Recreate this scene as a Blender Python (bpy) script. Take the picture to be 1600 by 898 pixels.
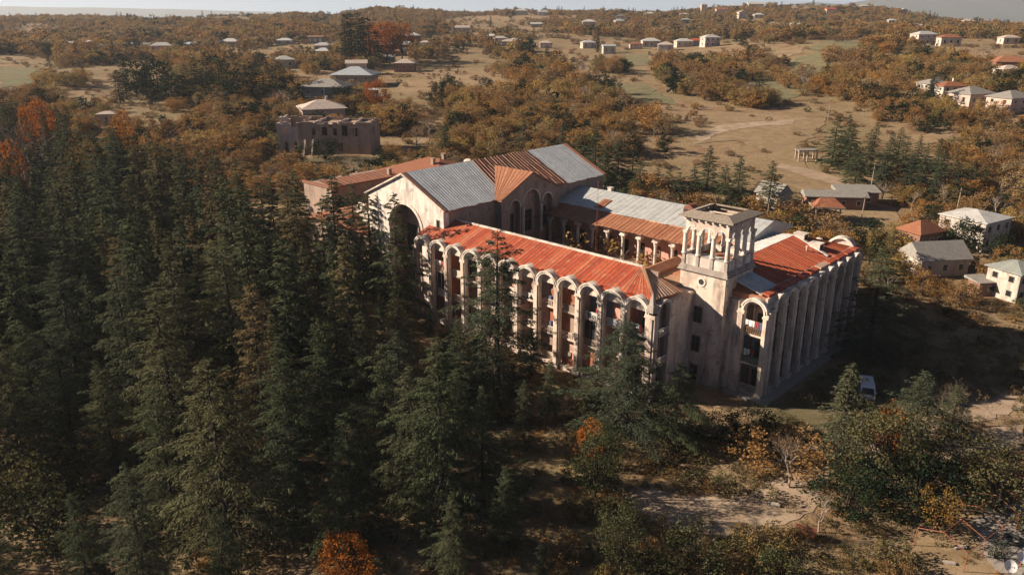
import bpy, bmesh, math, random
import numpy as np
from mathutils import Vector, Matrix

for o in list(bpy.data.objects): bpy.data.objects.remove(o)
sc = bpy.context.scene
col = sc.collection

# ------------------------------------------------------------------ camera
FPX, PITCH, CAMZ = 1240.0, math.radians(19.2), 50.0
cam_d = bpy.data.cameras.new("camera")
cam = bpy.data.objects.new("camera", cam_d)
col.objects.link(cam)
cam.location = (0, 0, CAMZ)
cam.rotation_euler = (math.radians(90) - PITCH, 0, 0)
cam_d.sensor_width = 36.0
cam_d.lens = 36.0 * FPX / 1600.0
cam_d.clip_start = 0.5
cam_d.clip_end = 40000
sc.camera = cam

# ------------------------------------------------------------------ sky and sun
SUN_EL = math.radians(25.5)
SUN_AZ = math.radians(-85)          # compass angle from +Y, clockwise: the sun stands to the left
w = bpy.data.worlds.new("World"); sc.world = w
w.use_nodes = True
nt = w.node_tree
bg = nt.nodes["Background"]
sky = nt.nodes.new("ShaderNodeTexSky")
sky.sky_type = 'NISHITA'
sky.sun_disc = False
sky.sun_elevation = SUN_EL
sky.sun_rotation = SUN_AZ
sky.air_density = 0.4
sky.dust_density = 0.8
sky.altitude = 3800
sky.ozone_density = 1.0
nt.links.new(sky.outputs[0], bg.inputs[0])
bg.inputs[1].default_value = 0.05
sd = bpy.data.lights.new("sun", 'SUN')
sd.energy = 5.0
sd.angle = math.radians(0.6)
sd.color = (1.0, 0.865, 0.70)
sun = bpy.data.objects.new("sun", sd); col.objects.link(sun)
sdir = Vector((math.sin(SUN_AZ) * math.cos(SUN_EL), math.cos(SUN_AZ) * math.cos(SUN_EL), math.sin(SUN_EL)))
sun.rotation_euler = sdir.to_track_quat('Z', 'Y').to_euler()
sc.view_settings.view_transform = 'Standard'
sc.view_settings.look = 'None'
sc.view_settings.gamma = 1.0
sc.view_settings.use_curve_mapping = False
sc.view_settings.exposure = 1.05
sc.render.engine = 'CYCLES'
sc.cycles.max_bounces = 4
sc.cycles.diffuse_bounces = 2
sc.cycles.glossy_bounces = 2
sc.cycles.transmission_bounces = 2
sc.cycles.volume_bounces = 0
sc.cycles.transparent_max_bounces = 8

# ------------------------------------------------------------------ materials
MAT = {}
def new_mat(name):
    m = bpy.data.materials.new(name); m.use_nodes = True
    MAT[name] = m
    return m, m.node_tree, m.node_tree.nodes["Principled BSDF"]

def ramp(nt, stops):
    r = nt.nodes.new("ShaderNodeValToRGB")
    e = r.color_ramp.elements
    while len(e) < len(stops): e.new(0.5)
    for k, (p, c) in enumerate(stops):
        e[k].position = p; e[k].color = (*c, 1)
    return r

def mixc(nt, a, b, fac, mode='MIX'):
    m = nt.nodes.new("ShaderNodeMix"); m.data_type = 'RGBA'; m.blend_type = mode
    for s, x in ((m.inputs[0], fac), (m.inputs[6], a), (m.inputs[7], b)):
        if isinstance(x, tuple): s.default_value = (*x, 1)
        elif isinstance(x, (int, float)): s.default_value = x
        else: nt.links.new(x, s)
    return m.outputs[2]

def noise(nt, scale, detail=4, rough=0.6, stretch=None, coord='Object'):
    tc = nt.nodes.new("ShaderNodeTexCoord")
    n = nt.nodes.new("ShaderNodeTexNoise")
    n.inputs["Scale"].default_value = scale
    n.inputs["Detail"].default_value = detail
    n.inputs["Roughness"].default_value = rough
    out = tc.outputs[coord]
    if stretch:
        mp = nt.nodes.new("ShaderNodeMapping"); mp.inputs["Scale"].default_value = stretch
        nt.links.new(out, mp.inputs[0]); out = mp.outputs[0]
    nt.links.new(out, n.inputs["Vector"])
    return n.outputs[0]

def rng(nt, sock, a, b, c=0.0, d=1.0):
    m = nt.nodes.new("ShaderNodeMapRange")
    m.inputs[1].default_value = a; m.inputs[2].default_value = b
    m.inputs[3].default_value = c; m.inputs[4].default_value = d
    nt.links.new(sock, m.inputs[0])
    return m.outputs[0]

def bump(nt, sock, bsdf, strength=0.3, dist=0.05):
    b = nt.nodes.new("ShaderNodeBump")
    b.inputs["Strength"].default_value = strength
    b.inputs["Distance"].default_value = dist
    nt.links.new(sock, b.inputs["Height"])
    nt.links.new(b.outputs[0], bsdf.inputs["Normal"])

def wall_mat(name, base, stain, patch=None, amt=0.65, rough=0.9):
    m, nt, b = new_mat(name)
    n1 = noise(nt, 0.8, 6, 0.7, (1.0, 1.0, 0.22))       # rain streaks
    n2 = noise(nt, 0.35, 5, 0.6)
    n3 = noise(nt, 5.0, 4, 0.7)
    c = mixc(nt, base, stain, rng(nt, n1, 0.47, 0.66, 0, amt))
    if patch:
        c = mixc(nt, c, patch, rng(nt, n2, 0.53, 0.60, 0, 0.8))
        n4 = noise(nt, 0.55, 8, 0.72)
        c = mixc(nt, c, tuple(x * 0.62 for x in patch), rng(nt, n4, 0.585, 0.615, 0, 0.85))
    c = mixc(nt, c, tuple(x * 0.72 for x in base), rng(nt, n3, 0.5, 0.75, 0, 0.5))
    nt.links.new(c, b.inputs["Base Color"])
    b.inputs["Roughness"].default_value = rough
    bump(nt, n3, b, 0.35, 0.04)
    return m

def sheet_mat(name, cols, metal=0.0, rough=0.65, worn=None, worn_amt=0.5, sc_=0.6):
    """sheet metal: the colour differs from sheet to sheet and along it"""
    m, nt, b = new_mat(name)
    oi = nt.nodes.new("ShaderNodeObjectInfo")
    r = ramp(nt, [(k / max(1, len(cols) - 1), c) for k, c in enumerate(cols)])
    nt.links.new(oi.outputs["Random"], r.inputs[0])
    n1 = noise(nt, sc_, 6, 0.7)
    n2 = noise(nt, 3.5, 5, 0.7)
    c = mixc(nt, r.outputs[0], tuple(x * 0.45 for x in cols[0]), rng(nt, n1, 0.45, 0.75, 0, 0.6))
    c = mixc(nt, c, tuple(x * 0.5 for x in cols[0]), rng(nt, n2, 0.5, 0.7, 0, 0.7))
    if worn:
        n4 = noise(nt, 0.9, 6, 0.75)
        c = mixc(nt, c, worn, rng(nt, n4, 0.54, 0.66, 0, worn_amt))
    nt.links.new(c, b.inputs["Base Color"])
    b.inputs["Metallic"].default_value = metal
    b.inputs["Roughness"].default_value = rough
    bump(nt, n2, b, 0.25, 0.03)
    return m

def plain_mat(name, base, var=0.3, rough=0.8, scale=2.0, metal=0.0):
    m, nt, b = new_mat(name)
    n = noise(nt, scale, 5, 0.65)
    c = mixc(nt, base, tuple(x * (1 - var) for x in base), rng(nt, n, 0.35, 0.7))
    nt.links.new(c, b.inputs["Base Color"])
    b.inputs["Roughness"].default_value = rough
    b.inputs["Metallic"].default_value = metal
    return m

def leaf_mat(name, obj_stops, dark=0.45, transl=0.25, light=None):
    """foliage: hue by tree, lightness by leaf clump"""
    m = bpy.data.materials.new(name); m.use_nodes = True; MAT[name] = m
    nt = m.node_tree; nt.nodes.clear()
    out = nt.nodes.new("ShaderNodeOutputMaterial")
    oi = nt.nodes.new("ShaderNodeObjectInfo")
    ge = nt.nodes.new("ShaderNodeNewGeometry")
    r = ramp(nt, obj_stops)
    nt.links.new(oi.outputs["Random"], r.inputs[0])
    isl = ge.outputs["Random Per Island"]
    dk = mixc(nt, r.outputs[0], (dark, dark, dark * 0.9), 1.0, 'MULTIPLY')
    c = mixc(nt, r.outputs[0], dk, rng(nt, isl, 0.0, 0.75))
    if light: c = mixc(nt, c, light, rng(nt, isl, 0.80, 0.82, 0, 0.7))
    d = nt.nodes.new("ShaderNodeBsdfDiffuse"); nt.links.new(c, d.inputs[0])
    t = nt.nodes.new("ShaderNodeBsdfTranslucent"); nt.links.new(c, t.inputs[0])
    mx = nt.nodes.new("ShaderNodeMixShader"); mx.inputs[0].default_value = transl
    nt.links.new(d.outputs[0], mx.inputs[1]); nt.links.new(t.outputs[0], mx.inputs[2])
    nt.links.new(mx.outputs[0], out.inputs[0])
    return m

wall_mat('plaster', (0.67, 0.535, 0.43), (0.20, 0.145, 0.115), (0.47, 0.34, 0.27), 0.85)
wall_mat('plaster_white', (0.72, 0.62, 0.53), (0.24, 0.195, 0.16), (0.50, 0.41, 0.35), 0.85)
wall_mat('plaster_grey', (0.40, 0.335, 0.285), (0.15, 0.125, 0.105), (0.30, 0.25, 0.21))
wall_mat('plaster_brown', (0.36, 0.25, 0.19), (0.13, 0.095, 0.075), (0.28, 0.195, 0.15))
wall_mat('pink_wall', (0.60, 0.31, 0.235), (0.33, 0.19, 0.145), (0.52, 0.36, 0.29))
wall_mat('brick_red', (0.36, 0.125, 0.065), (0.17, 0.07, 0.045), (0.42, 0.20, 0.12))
wall_mat('ruin_wall', (0.36, 0.245, 0.175), (0.09, 0.065, 0.052), (0.36, 0.27, 0.22))
wall_mat('ruin_pale', (0.52, 0.41, 0.33), (0.18, 0.14, 0.11), (0.5, 0.42, 0.36))
wall_mat('house_white', (0.54, 0.47, 0.40), (0.22, 0.18, 0.145), (0.40, 0.31, 0.25), 0.85)
wall_mat('house_cream', (0.55, 0.45, 0.36), (0.30, 0.24, 0.19))
wall_mat('house_grey', (0.27, 0.235, 0.205), (0.15, 0.13, 0.11))
wall_mat('house_pink', (0.54, 0.40, 0.33), (0.35, 0.24, 0.19))
wall_mat('house_brick', (0.26, 0.13, 0.085), (0.15, 0.085, 0.06))
sheet_mat('sheet_red', [(0.40, 0.058, 0.018), (0.47, 0.08, 0.025), (0.31, 0.045, 0.018), (0.44, 0.07, 0.022), (0.50, 0.15, 0.065), (0.38, 0.055, 0.018)], worn=(0.48, 0.23, 0.13), worn_amt=0.75)
sheet_mat('sheet_orange', [(0.45, 0.082, 0.024), (0.50, 0.105, 0.032), (0.37, 0.06, 0.02), (0.47, 0.15, 0.065)], worn=(0.55, 0.22, 0.10), worn_amt=0.3)
sheet_mat('sheet_rust', [(0.34, 0.135, 0.065), (0.40, 0.17, 0.085), (0.30, 0.105, 0.05)], worn=(0.45, 0.26, 0.16), worn_amt=0.4)
sheet_mat('sheet_rust_dark', [(0.22, 0.065, 0.03), (0.30, 0.09, 0.04), (0.17, 0.05, 0.028), (0.36, 0.13, 0.06)], worn=(0.42, 0.25, 0.16), worn_amt=0.6)
sheet_mat('sheet_worn', [(0.50, 0.32, 0.20), (0.44, 0.22, 0.12), (0.55, 0.40, 0.29), (0.42, 0.12, 0.05)], worn=(0.42, 0.12, 0.045), worn_amt=0.7)
sheet_mat('sheet_grey', [(0.60, 0.595, 0.56), (0.64, 0.63, 0.59), (0.57, 0.565, 0.54)], metal=0.25, rough=0.42, worn=(0.50, 0.46, 0.41), worn_amt=0.35)
sheet_mat('sheet_grey_lit', [(0.74, 0.735, 0.70), (0.78, 0.77, 0.73), (0.71, 0.705, 0.68)], rough=0.45, worn=(0.62, 0.58, 0.52), worn_amt=0.35)  # grey sheet lightened for the hall: sky sheen put into the colour
sheet_mat('sheet_pale', [(0.52, 0.50, 0.46), (0.56, 0.53, 0.49)], rough=0.5)
sheet_mat('roof_dark', [(0.13, 0.115, 0.105), (0.16, 0.14, 0.12)])
sheet_mat('tile_orange', [(0.30, 0.115, 0.055), (0.27, 0.095, 0.045)], worn=(0.30, 0.17, 0.10), sc_=1.5)
sheet_mat('slate_grey', [(0.27, 0.245, 0.215), (0.30, 0.27, 0.235)], worn=(0.2, 0.17, 0.14), sc_=1.2)
sheet_mat('roof_pinkish', [(0.50, 0.40, 0.34), (0.54, 0.43, 0.36)], worn=(0.38, 0.27, 0.21))
sheet_mat('roof_teal', [(0.29, 0.30, 0.265), (0.31, 0.315, 0.28)])
sheet_mat('roof_bluegrey', [(0.38, 0.40, 0.42), (0.42, 0.44, 0.45)])
plain_mat('white_panel', (0.62, 0.58, 0.54), 0.35)
plain_mat('paint_white', (0.74, 0.70, 0.66), 0.2)
plain_mat('bluegrey_panel', (0.22, 0.25, 0.27), 0.4)
plain_mat('green_panel', (0.13, 0.20, 0.15), 0.4)
plain_mat('wood', (0.20, 0.12, 0.07), 0.5, 0.85, 4.0)
plain_mat('wood_grey', (0.33, 0.26, 0.20), 0.5, 0.85, 4.0)
plain_mat('wood_pale', (0.50, 0.40, 0.31), 0.4, 0.85, 4.0)
plain_mat('bark', (0.045, 0.033, 0.024), 0.5, 0.95, 3.0)
plain_mat('bark_pale', (0.36, 0.28, 0.22), 0.4, 0.95, 3.0)
plain_mat('concrete', (0.36, 0.31, 0.26), 0.4)
plain_mat('steel', (0.30, 0.29, 0.28), 0.3, 0.5, 3.0, 0.6)
plain_mat('rust_pipe', (0.33, 0.11, 0.055), 0.45, 0.8, 5.0)
plain_mat('tyre', (0.03, 0.03, 0.03), 0.3, 0.8)
plain_mat('graffiti_ink', (0.025, 0.022, 0.025), 0.1)
plain_mat('cloth_white', (0.72, 0.68, 0.66), 0.1)
plain_mat('cloth_red', (0.35, 0.04, 0.045), 0.2)
plain_mat('cloth_blue', (0.08, 0.12, 0.22), 0.2)
plain_mat('car_paint', (0.70, 0.71, 0.73), 0.05, 0.3)
plain_mat('plastic_dark', (0.03, 0.03, 0.032), 0.2, 0.5)
m_, nt_, b_ = new_mat('glass_dark'); b_.inputs["Base Color"].default_value = (0.02, 0.023, 0.026, 1); b_.inputs["Roughness"].default_value = 0.12
m_, nt_, b_ = new_mat('void_dark'); b_.inputs["Base Color"].default_value = (0.035, 0.028, 0.024, 1); b_.inputs["Roughness"].default_value = 0.9
m_, nt_, b_ = new_mat('lamp_red'); b_.inputs["Base Color"].default_value = (0.4, 0.02, 0.015, 1); b_.inputs["Roughness"].default_value = 0.25

leaf_mat('cedar_leaf', [(0.0, (0.1088, 0.1322, 0.0732)), (0.5, (0.1407, 0.1563, 0.0846)), (0.82, (0.1839, 0.1728, 0.093)), (1.0, (0.2958, 0.2104, 0.1098))], 0.45, 0.3)
leaf_mat('cedar_blue', [(0.0, (0.101, 0.1202, 0.0797)), (0.6, (0.127, 0.141, 0.0894)), (1.0, (0.1514, 0.1541, 0.0894))], 0.45, 0.3)
leaf_mat('dark_evergreen', [(0.0, (0.0242, 0.0396, 0.022)), (1.0, (0.0462, 0.0616, 0.0308))], 0.45, 0.15)
leaf_mat('broadleaf', [(0.0, (0.0633, 0.0782, 0.0322)), (0.6, (0.0978, 0.0978, 0.0403)), (1.0, (0.1495, 0.1207, 0.0517))], 0.5, 0.25, (0.16, 0.155, 0.10))
leaf_mat('autumn_leaf', [(0.0, (0.2686, 0.1506, 0.0692)), (0.22, (0.3984, 0.2216, 0.0899)), (0.42, (0.3291, 0.2216, 0.1177)), (0.6, (0.5023, 0.2571, 0.0779)), (0.75, (0.2511, 0.204, 0.0899)), (0.88, (0.5196, 0.337, 0.1141)), (1.0, (0.3464, 0.2571, 0.1642))], 0.62, 0.35)
leaf_mat('autumn_orange', [(0.0, (0.44, 0.1265, 0.0275)), (0.6, (0.506, 0.1705, 0.033)), (1.0, (0.396, 0.209, 0.0495))], 0.5, 0.35)
leaf_mat('autumn_gold', [(0.0, (0.385, 0.231, 0.066)), (1.0, (0.33, 0.187, 0.055))], 0.5, 0.35)
leaf_mat('russet', [(0.0, (0.20, 0.11, 0.06)), (0.5, (0.27, 0.165, 0.09)), (1.0, (0.31, 0.21, 0.115))], 0.6, 0.3)
leaf_mat('twig', [(0.0, (0.16, 0.11, 0.078)), (1.0, (0.21, 0.15, 0.105))], 0.6, 0.1)
leaf_mat('dry_grass', [(0.0, (0.24, 0.165, 0.09)), (1.0, (0.20, 0.15, 0.075))], 0.55, 0.25, (0.12, 0.11, 0.045))

# ground: needle litter, dry grass, bare earth
m, nt, b = new_mat('ground_soil')
n1 = noise(nt, 0.02, 6, 0.6); n2 = noise(nt, 0.11, 6, 0.65); n3 = noise(nt, 1.3, 5, 0.7)
c = mixc(nt, (0.33, 0.225, 0.13), (0.24, 0.18, 0.09), rng(nt, n1, 0.42, 0.62))
c = mixc(nt, c, (0.21, 0.115, 0.06), rng(nt, n2, 0.5, 0.66))
c = mixc(nt, c, (0.085, 0.062, 0.042), rng(nt, n3, 0.42, 0.75, 0, 0.8))
nt.links.new(c, b.inputs["Base Color"]); b.inputs["Roughness"].default_value = 1.0
b.inputs["Specular IOR Level"].default_value = 0.1
bump(nt, n3, b, 0.7, 0.25)
def field_mat(name, a, b2, c2):
    m, nt, b = new_mat(name)
    n1 = noise(nt, 0.03, 6, 0.65); n2 = noise(nt, 0.35, 6, 0.7); n3 = noise(nt, 3.0, 4, 0.7)
    c = mixc(nt, a, b2, rng(nt, n1, 0.4, 0.62))
    c = mixc(nt, c, c2, rng(nt, n2, 0.46, 0.60, 0, 0.9))
    n5 = noise(nt, 0.12, 8, 0.75, (0.5, 1.6, 1.0))
    c = mixc(nt, c, tuple(x * 0.55 for x in a), rng(nt, n5, 0.52, 0.62, 0, 0.7))
    c = mixc(nt, c, tuple(x * 0.6 for x in a), rng(nt, n3, 0.45, 0.7, 0, 0.7))
    nt.links.new(c, b.inputs["Base Color"]); b.inputs["Roughness"].default_value = 1.0
    b.inputs["Specular IOR Level"].default_value = 0.1
    bump(nt, n3, b, 0.5, 0.1)
field_mat('field_green', (0.19, 0.178, 0.098), (0.235, 0.195, 0.11), (0.17, 0.14, 0.075))
field_mat('field_dry', (0.34, 0.24, 0.145), (0.28, 0.195, 0.11), (0.23, 0.155, 0.08))
field_mat('dirt', (0.44, 0.33, 0.235), (0.38, 0.275, 0.19), (0.30, 0.20, 0.13))
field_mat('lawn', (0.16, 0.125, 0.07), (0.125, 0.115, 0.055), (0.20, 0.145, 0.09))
field_mat('mountain_rock', (0.10, 0.105, 0.095), (0.14, 0.12, 0.09), (0.08, 0.085, 0.07))

# ------------------------------------------------------------------ helpers
def tag(o, label=None, cat=None, group=None, kind=None):
    if label: o["label"] = label
    if cat: o["category"] = cat
    if group: o["group"] = group
    if kind: o["kind"] = kind
    return o

def empty(name, loc=(0, 0, 0), rz=0.0, parent=None):
    o = bpy.data.objects.new(name, None); col.objects.link(o)
    o.location = loc; o.rotation_euler = (0, 0, rz); o.empty_display_size = 0.5
    o.parent = parent
    return o

class MB:
    """collects shapes; build() links them as one mesh object"""
    def __init__(s): s.v = []; s.f = []; s.m = []
    def add(s, vs, fs, mi=0):
        k = len(s.v); s.v += [tuple(p) for p in vs]
        s.f += [tuple(i + k for i in f) for f in fs]; s.m += [mi] * len(fs)
        return s
    def box(s, x0, x1, y0, y1, z0, z1, mi=0, T=None):
        p = [(x, y, z) for z in (z0, z1) for y in (y0, y1) for x in (x0, x1)]
        if T: p = [T(*q) for q in p]
        return s.add(p, [(0, 2, 3, 1), (4, 5, 7, 6), (0, 1, 5, 4), (2, 6, 7, 3), (0, 4, 6, 2), (1, 3, 7, 5)], mi)
    def prism(s, poly, h0, h1, T, mi=0):
        """polygon (a,b) swept from h0 to h1; T(a,b,h) gives the point"""
        n = len(poly)
        p = [T(a, b, h0) for a, b in poly] + [T(a, b, h1) for a, b in poly]
        return s.add(p, [tuple(range(n - 1, -1, -1)), tuple(range(n, 2 * n))] + [(k, (k + 1) % n, n + (k + 1) % n, n + k) for k in range(n)], mi)
    def ring(s, c, z, r0, r1, h0, h1, T, n=14, mi=0, a0=0.0, a1=math.pi):
        """arch ring in the plane (a,z), swept from h0 to h1"""
        for k in range(n):
            t0 = a0 + (a1 - a0) * k / n; t1 = a0 + (a1 - a0) * (k + 1) / n
            poly = [(c + r0 * math.cos(t0), z + r0 * math.sin(t0)), (c + r1 * math.cos(t0), z + r1 * math.sin(t0)),
                    (c + r1 * math.cos(t1), z + r1 * math.sin(t1)), (c + r0 * math.cos(t1), z + r0 * math.sin(t1))]
            s.prism(poly, h0, h1, T, mi)
        return s
    def tube(s, p, q, r0, r1=None, n=8, mi=0):
        r1 = r0 if r1 is None else r1
        p = Vector(p); q = Vector(q); d = (q - p).normalized()
        a = d.orthogonal().normalized(); bb = d.cross(a)
        vs = []
        for c, r in ((p, r0), (q, r1)):
            for k in range(n):
                t = 2 * math.pi * k / n
                vs.append(c + (a * math.cos(t) + bb * math.sin(t)) * r)
        return s.add(vs, [tuple(range(n - 1, -1, -1)), tuple(range(n, 2 * n))] + [(k, (k + 1) % n, n + (k + 1) % n, n + k) for k in range(n)], mi)
    def lathe(s, prof, cx, cy, n=12, mi=0):
        vs = []; fs = []
        for r, z in prof:
            for k in range(n):
                t = 2 * math.pi * k / n; vs.append((cx + r * math.cos(t), cy + r * math.sin(t), z))
        for i in range(len(prof) - 1):
            for k in range(n):
                a = i * n + k; b2 = i * n + (k + 1) % n
                fs.append((a, b2, b2 + n, a + n))
        fs.append(tuple(range(n - 1, -1, -1))); fs.append(tuple(range((len(prof) - 1) * n, len(prof) * n)))
        return s.add(vs, fs, mi)
    def mesh(s, name, mats):
        me = bpy.data.meshes.new(name)
        me.from_pydata(s.v, [], s.f)
        for mt in (mats if isinstance(mats, (list, tuple)) else [mats]): me.materials.append(MAT[mt])
        me.polygons.foreach_set("material_index", s.m)
        bm = bmesh.new(); bm.from_mesh(me)
        bmesh.ops.recalc_face_normals(bm, faces=bm.faces)
        bm.to_mesh(me); bm.free()
        return me
    def build(s, name, mats, parent=None, loc=None):
        o = bpy.data.objects.new(name, s.mesh(name, mats)); col.objects.link(o)
        o.parent = parent
        if loc: o.location = loc
        return o

def mesh_obj(name, me, parent=None, loc=(0, 0, 0)):
    o = bpy.data.objects.new(name, me); col.objects.link(o); o.parent = parent; o.location = loc
    return o

def copy_tree(o, parent=None):
    c = o.copy(); col.objects.link(c); c.parent = parent
    for ch in o.children: copy_tree(ch, c)
    return c

# ------------------------------------------------------------------ terrain
def smooth(x, a, b):
    t = min(1.0, max(0.0, (x - a) / (b - a))); return t * t * (3 - 2 * t)
BY = [-1e5, 160, 190, 235, 280, 360, 480, 650, 850, 1100, 1e6]
BZ = [0, 0, 3, 9.5, 13.6, 17, 20.8, 25, 30, 35, 35]
CT = [(-0.9, 30), (-0.61, 36), (-0.457, 36), (-0.358, 43), (-0.25, 41), (-0.213, 36), (-0.16, 51), (-0.076, 45), (0.0, 45),
      (0.152, 43), (0.228, 49), (0.305, 55), (0.38, 55), (0.457, 47), (0.533, 31), (0.61, 25), (0.9, 20)]
CTx = [a for a, _ in CT]; CTz = [b for _, b in CT]
def hgt(x, y):
    base = float(np.interp(y, BY, BZ))
    base += 7 * smooth(x, 110, 220) * smooth(y, 200, 300) * (1 - smooth(y, 550, 850))
    if y > 240:
        a = smooth(y, 240, 420) * (1 - smooth(y, 1000, 1250))
        base += a * (2.2 * math.sin(x / 43.0 + 0.7) * math.cos(y / 61.0) + 1.6 * math.sin(x / 97.0 + y / 83.0) + 1.0 * math.sin(y / 29.0 + x / 71))
    if y > 850:
        cz = float(np.interp(x / y, CTx, CTz))
        cz += 1.5 * math.sin(x / 60.0) + 1.0 * math.sin(x / 23.0 + 1)
        k = smooth(y, 850, 1300)
        base = base * (1 - k) + cz * k
        d = smooth(y, 1320, 2300)
        base = base * (1 - d) - 40 * d
    return base
_c, _s = math.cos(PITCH), math.sin(PITCH)
def ray(px, py):
    a, bq = px - 800, py - 449
    return Vector((a, FPX * _c - bq * _s, -FPX * _s - bq * _c))
def ground_at(px, py):
    d = ray(px, py); d /= d.y
    y = 40.0
    while y < 1500:
        if CAMZ + d.z * y < hgt(d.x * y, y):
            lo, hi = y - 4, y
            for _ in range(20):
                mdl = (lo + hi) / 2
                if CAMZ + d.z * mdl < hgt(d.x * mdl, mdl): hi = mdl
                else: lo = mdl
            return Vector((d.x * hi, hi, hgt(d.x * hi, hi)))
        y += 4 if y < 400 else 8
    return Vector((d.x * 1290, 1290, hgt(d.x * 1290, 1290)))
def at_depth(px, py, y):
    d = ray(px, py); d /= d.y
    return Vector((d.x * y, y, CAMZ + d.z * y))
def project(p):
    x, y, z = p[0], p[1], p[2] - CAMZ
    k = y * _c - z * _s
    if k < 1: return (-9999, -9999)
    return (800 + FPX * x / k, 449 - FPX * (y * _s + z * _c) / k)

def ticks(segs):
    out = []
    for a, b2, st in segs:
        n = max(1, int(round((b2 - a) / st)))
        out += [a + (b2 - a) * k / n for k in range(n)]
    return out + [segs[-1][1]]
xs = ticks([(-12000, -1600, 800), (-1600, -260, 22), (-260, 260, 6), (260, 1600, 22), (1600, 12000, 800)])
ys = ticks([(-300, -60, 40), (-60, 420, 6), (420, 1500, 14), (1500, 2500, 60), (2500, 14000, 900)])
gv = [(x, y, hgt(x, y)) for y in ys for x in xs]
nx = len(xs)
gf = [(j * nx + i, j * nx + i + 1, (j + 1) * nx + i + 1, (j + 1) * nx + i) for j in range(len(ys) - 1) for i in range(nx - 1)]
me = bpy.data.meshes.new("ground"); me.from_pydata(gv, [], gf); me.materials.append(MAT['ground_soil'])
me.polygons.foreach_set("use_smooth", [True] * len(gf))
tag(mesh_obj("ground", me), kind="structure")

import bisect
def hmesh(x, y):
    i = min(max(bisect.bisect_right(xs, x) - 1, 0), nx - 2); j = min(max(bisect.bisect_right(ys, y) - 1, 0), len(ys) - 2)
    a = (x - xs[i]) / (xs[i + 1] - xs[i]); b2 = (y - ys[j]) / (ys[j + 1] - ys[j])
    z = lambda p, q: gv[q * nx + p][2]
    return (z(i, j) * (1 - a) + z(i + 1, j) * a) * (1 - b2) + (z(i, j + 1) * (1 - a) + z(i + 1, j + 1) * a) * b2
# far hills across the plain (left) and the mountain (right), both in the haze
def ridge(name, y0, tab, depth, base):
    rv = []; rf = []
    n = 160; prof = [(0.0, 0.0), (0.12, 0.3), (0.25, 0.62), (0.36, 0.88), (0.45, 1.0), (0.7, 0.7), (1.0, 0.0)]
    x0, x1 = tab[0][0], tab[-1][0]
    for j, (dy, k) in enumerate(prof):
        for i in range(n + 1):
            x = x0 + (x1 - x0) * i / n
            z = float(np.interp(x, [t[0] for t in tab], [t[1] for t in tab]))
            z = base + (z - base) * k
            z += k * (1 - abs(0.5 - k)) * 0.10 * (z - base) * (math.sin(x / 170.0 + 3 * j) + 0.6 * math.sin(x / 71.0 + j)) * (0.4 if k == 1.0 else 1)
            rv.append((x, y0 + dy * depth, z))
    for j in range(len(prof) - 1):
        for i in range(n):
            a = j * (n + 1) + i; rf.append((a, a + 1, a + n + 2, a + n + 1))
    me = bpy.data.meshes.new(name); me.from_pydata(rv, [], rf); me.materials.append(MAT['mountain_rock'])
    me.polygons.foreach_set("use_smooth", [True] * len(rf))
    return tag(mesh_obj(name, me), kind="structure")
ridge("distant_hills", 9000, [(-10500, 130), (-6200, 100), (-4500, 78), (-3000, 40), (-2000, 5), (-600, 20), (300, 40), (1500, 45), (2400, 20)], 2500, -45)
ridge("mountain", 6000, [(1700, -40), (2300, 85), (2650, 120), (2900, 105), (3200, 160), (3800, 200), (4600, 260), (6000, 300), (8000, 240), (10000, 120)], 3000, -45)

# ------------------------------------------------------------------ fields, paths, yards: sheets laid on the ground
EXCL = []                                     # world polygons kept free of trees
def inside(poly, x, y):
    r = False; n = len(poly); j = n - 1
    for i in range(n):
        xi, yi = poly[i][0], poly[i][1]; xj, yj = poly[j][0], poly[j][1]
        if (yi > y) != (yj > y) and x < (xj - xi) * (y - yi) / (yj - yi) + xi: r = not r
        j = i
    return r
def drape(name, pix, mat, off, excl=True, world=False):
    pts = [Vector((*p, 0)) for p in pix] if world else [ground_at(*p) for p in pix]
    if excl: EXCL.append([(p.x, p.y) for p in pts])
    # wander the outline so that no edge is straight
    rr = random.Random(len(EXCL) * 7 + 1); out = []
    for k, p in enumerate(pts):
        q = pts[(k + 1) % len(pts)]; L = (q - p).length
        n = max(2, min(14, int(L / max(1.0, p.y * 0.012))))
        nrm = Vector((-(q - p).y, (q - p).x, 0)).normalized()
        for t in range(n):
            pp = p.lerp(q, t / n)
            if t: pp = pp + nrm * rr.uniform(-1, 1) * min(L * 0.05, p.y * 0.006)
            out.append((pp.x, pp.y))
    bm = bmesh.new()
    f = bm.faces.new([bm.verts.new((x, y, 0)) for x, y in out])
    bmesh.ops.triangulate(bm, faces=[f])
    for _ in range(6):
        es = [e for e in bm.edges if e.calc_length() > max(3.0, e.verts[0].co.y * 0.02)]
        if not es: break
        bmesh.ops.subdivide_edges(bm, edges=es, cuts=1)
        bmesh.ops.triangulate(bm, faces=bm.faces[:])
    for v in bm.verts: v.co.z = hmesh(v.co.x, v.co.y) + (off if off < 0.1 else max(0.11, off * 0.3))
    bmesh.ops.recalc_face_normals(bm, faces=bm.faces)
    me = bpy.data.meshes.new(name); bm.to_mesh(me); bm.free(); me.materials.append(MAT[mat])
    return tag(mesh_obj(name, me), kind="structure")
drape("field", [(1172, 152), (1180, 122), (1240, 92), (1330, 72), (1322, 105), (1262, 146), (1225, 158)], 'field_green', 0.45)
drape("field", [(1262, 78), (1345, 65), (1350, 72), (1290, 84)], 'field_green', 0.6)
drape("field", [(1202, 80), (1250, 72), (1255, 84), (1210, 95)], 'field_dry', 0.6)
drape("field", [(983, 107), (1020, 106), (1034, 134), (1002, 130)], 'field_dry', 0.45)
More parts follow.
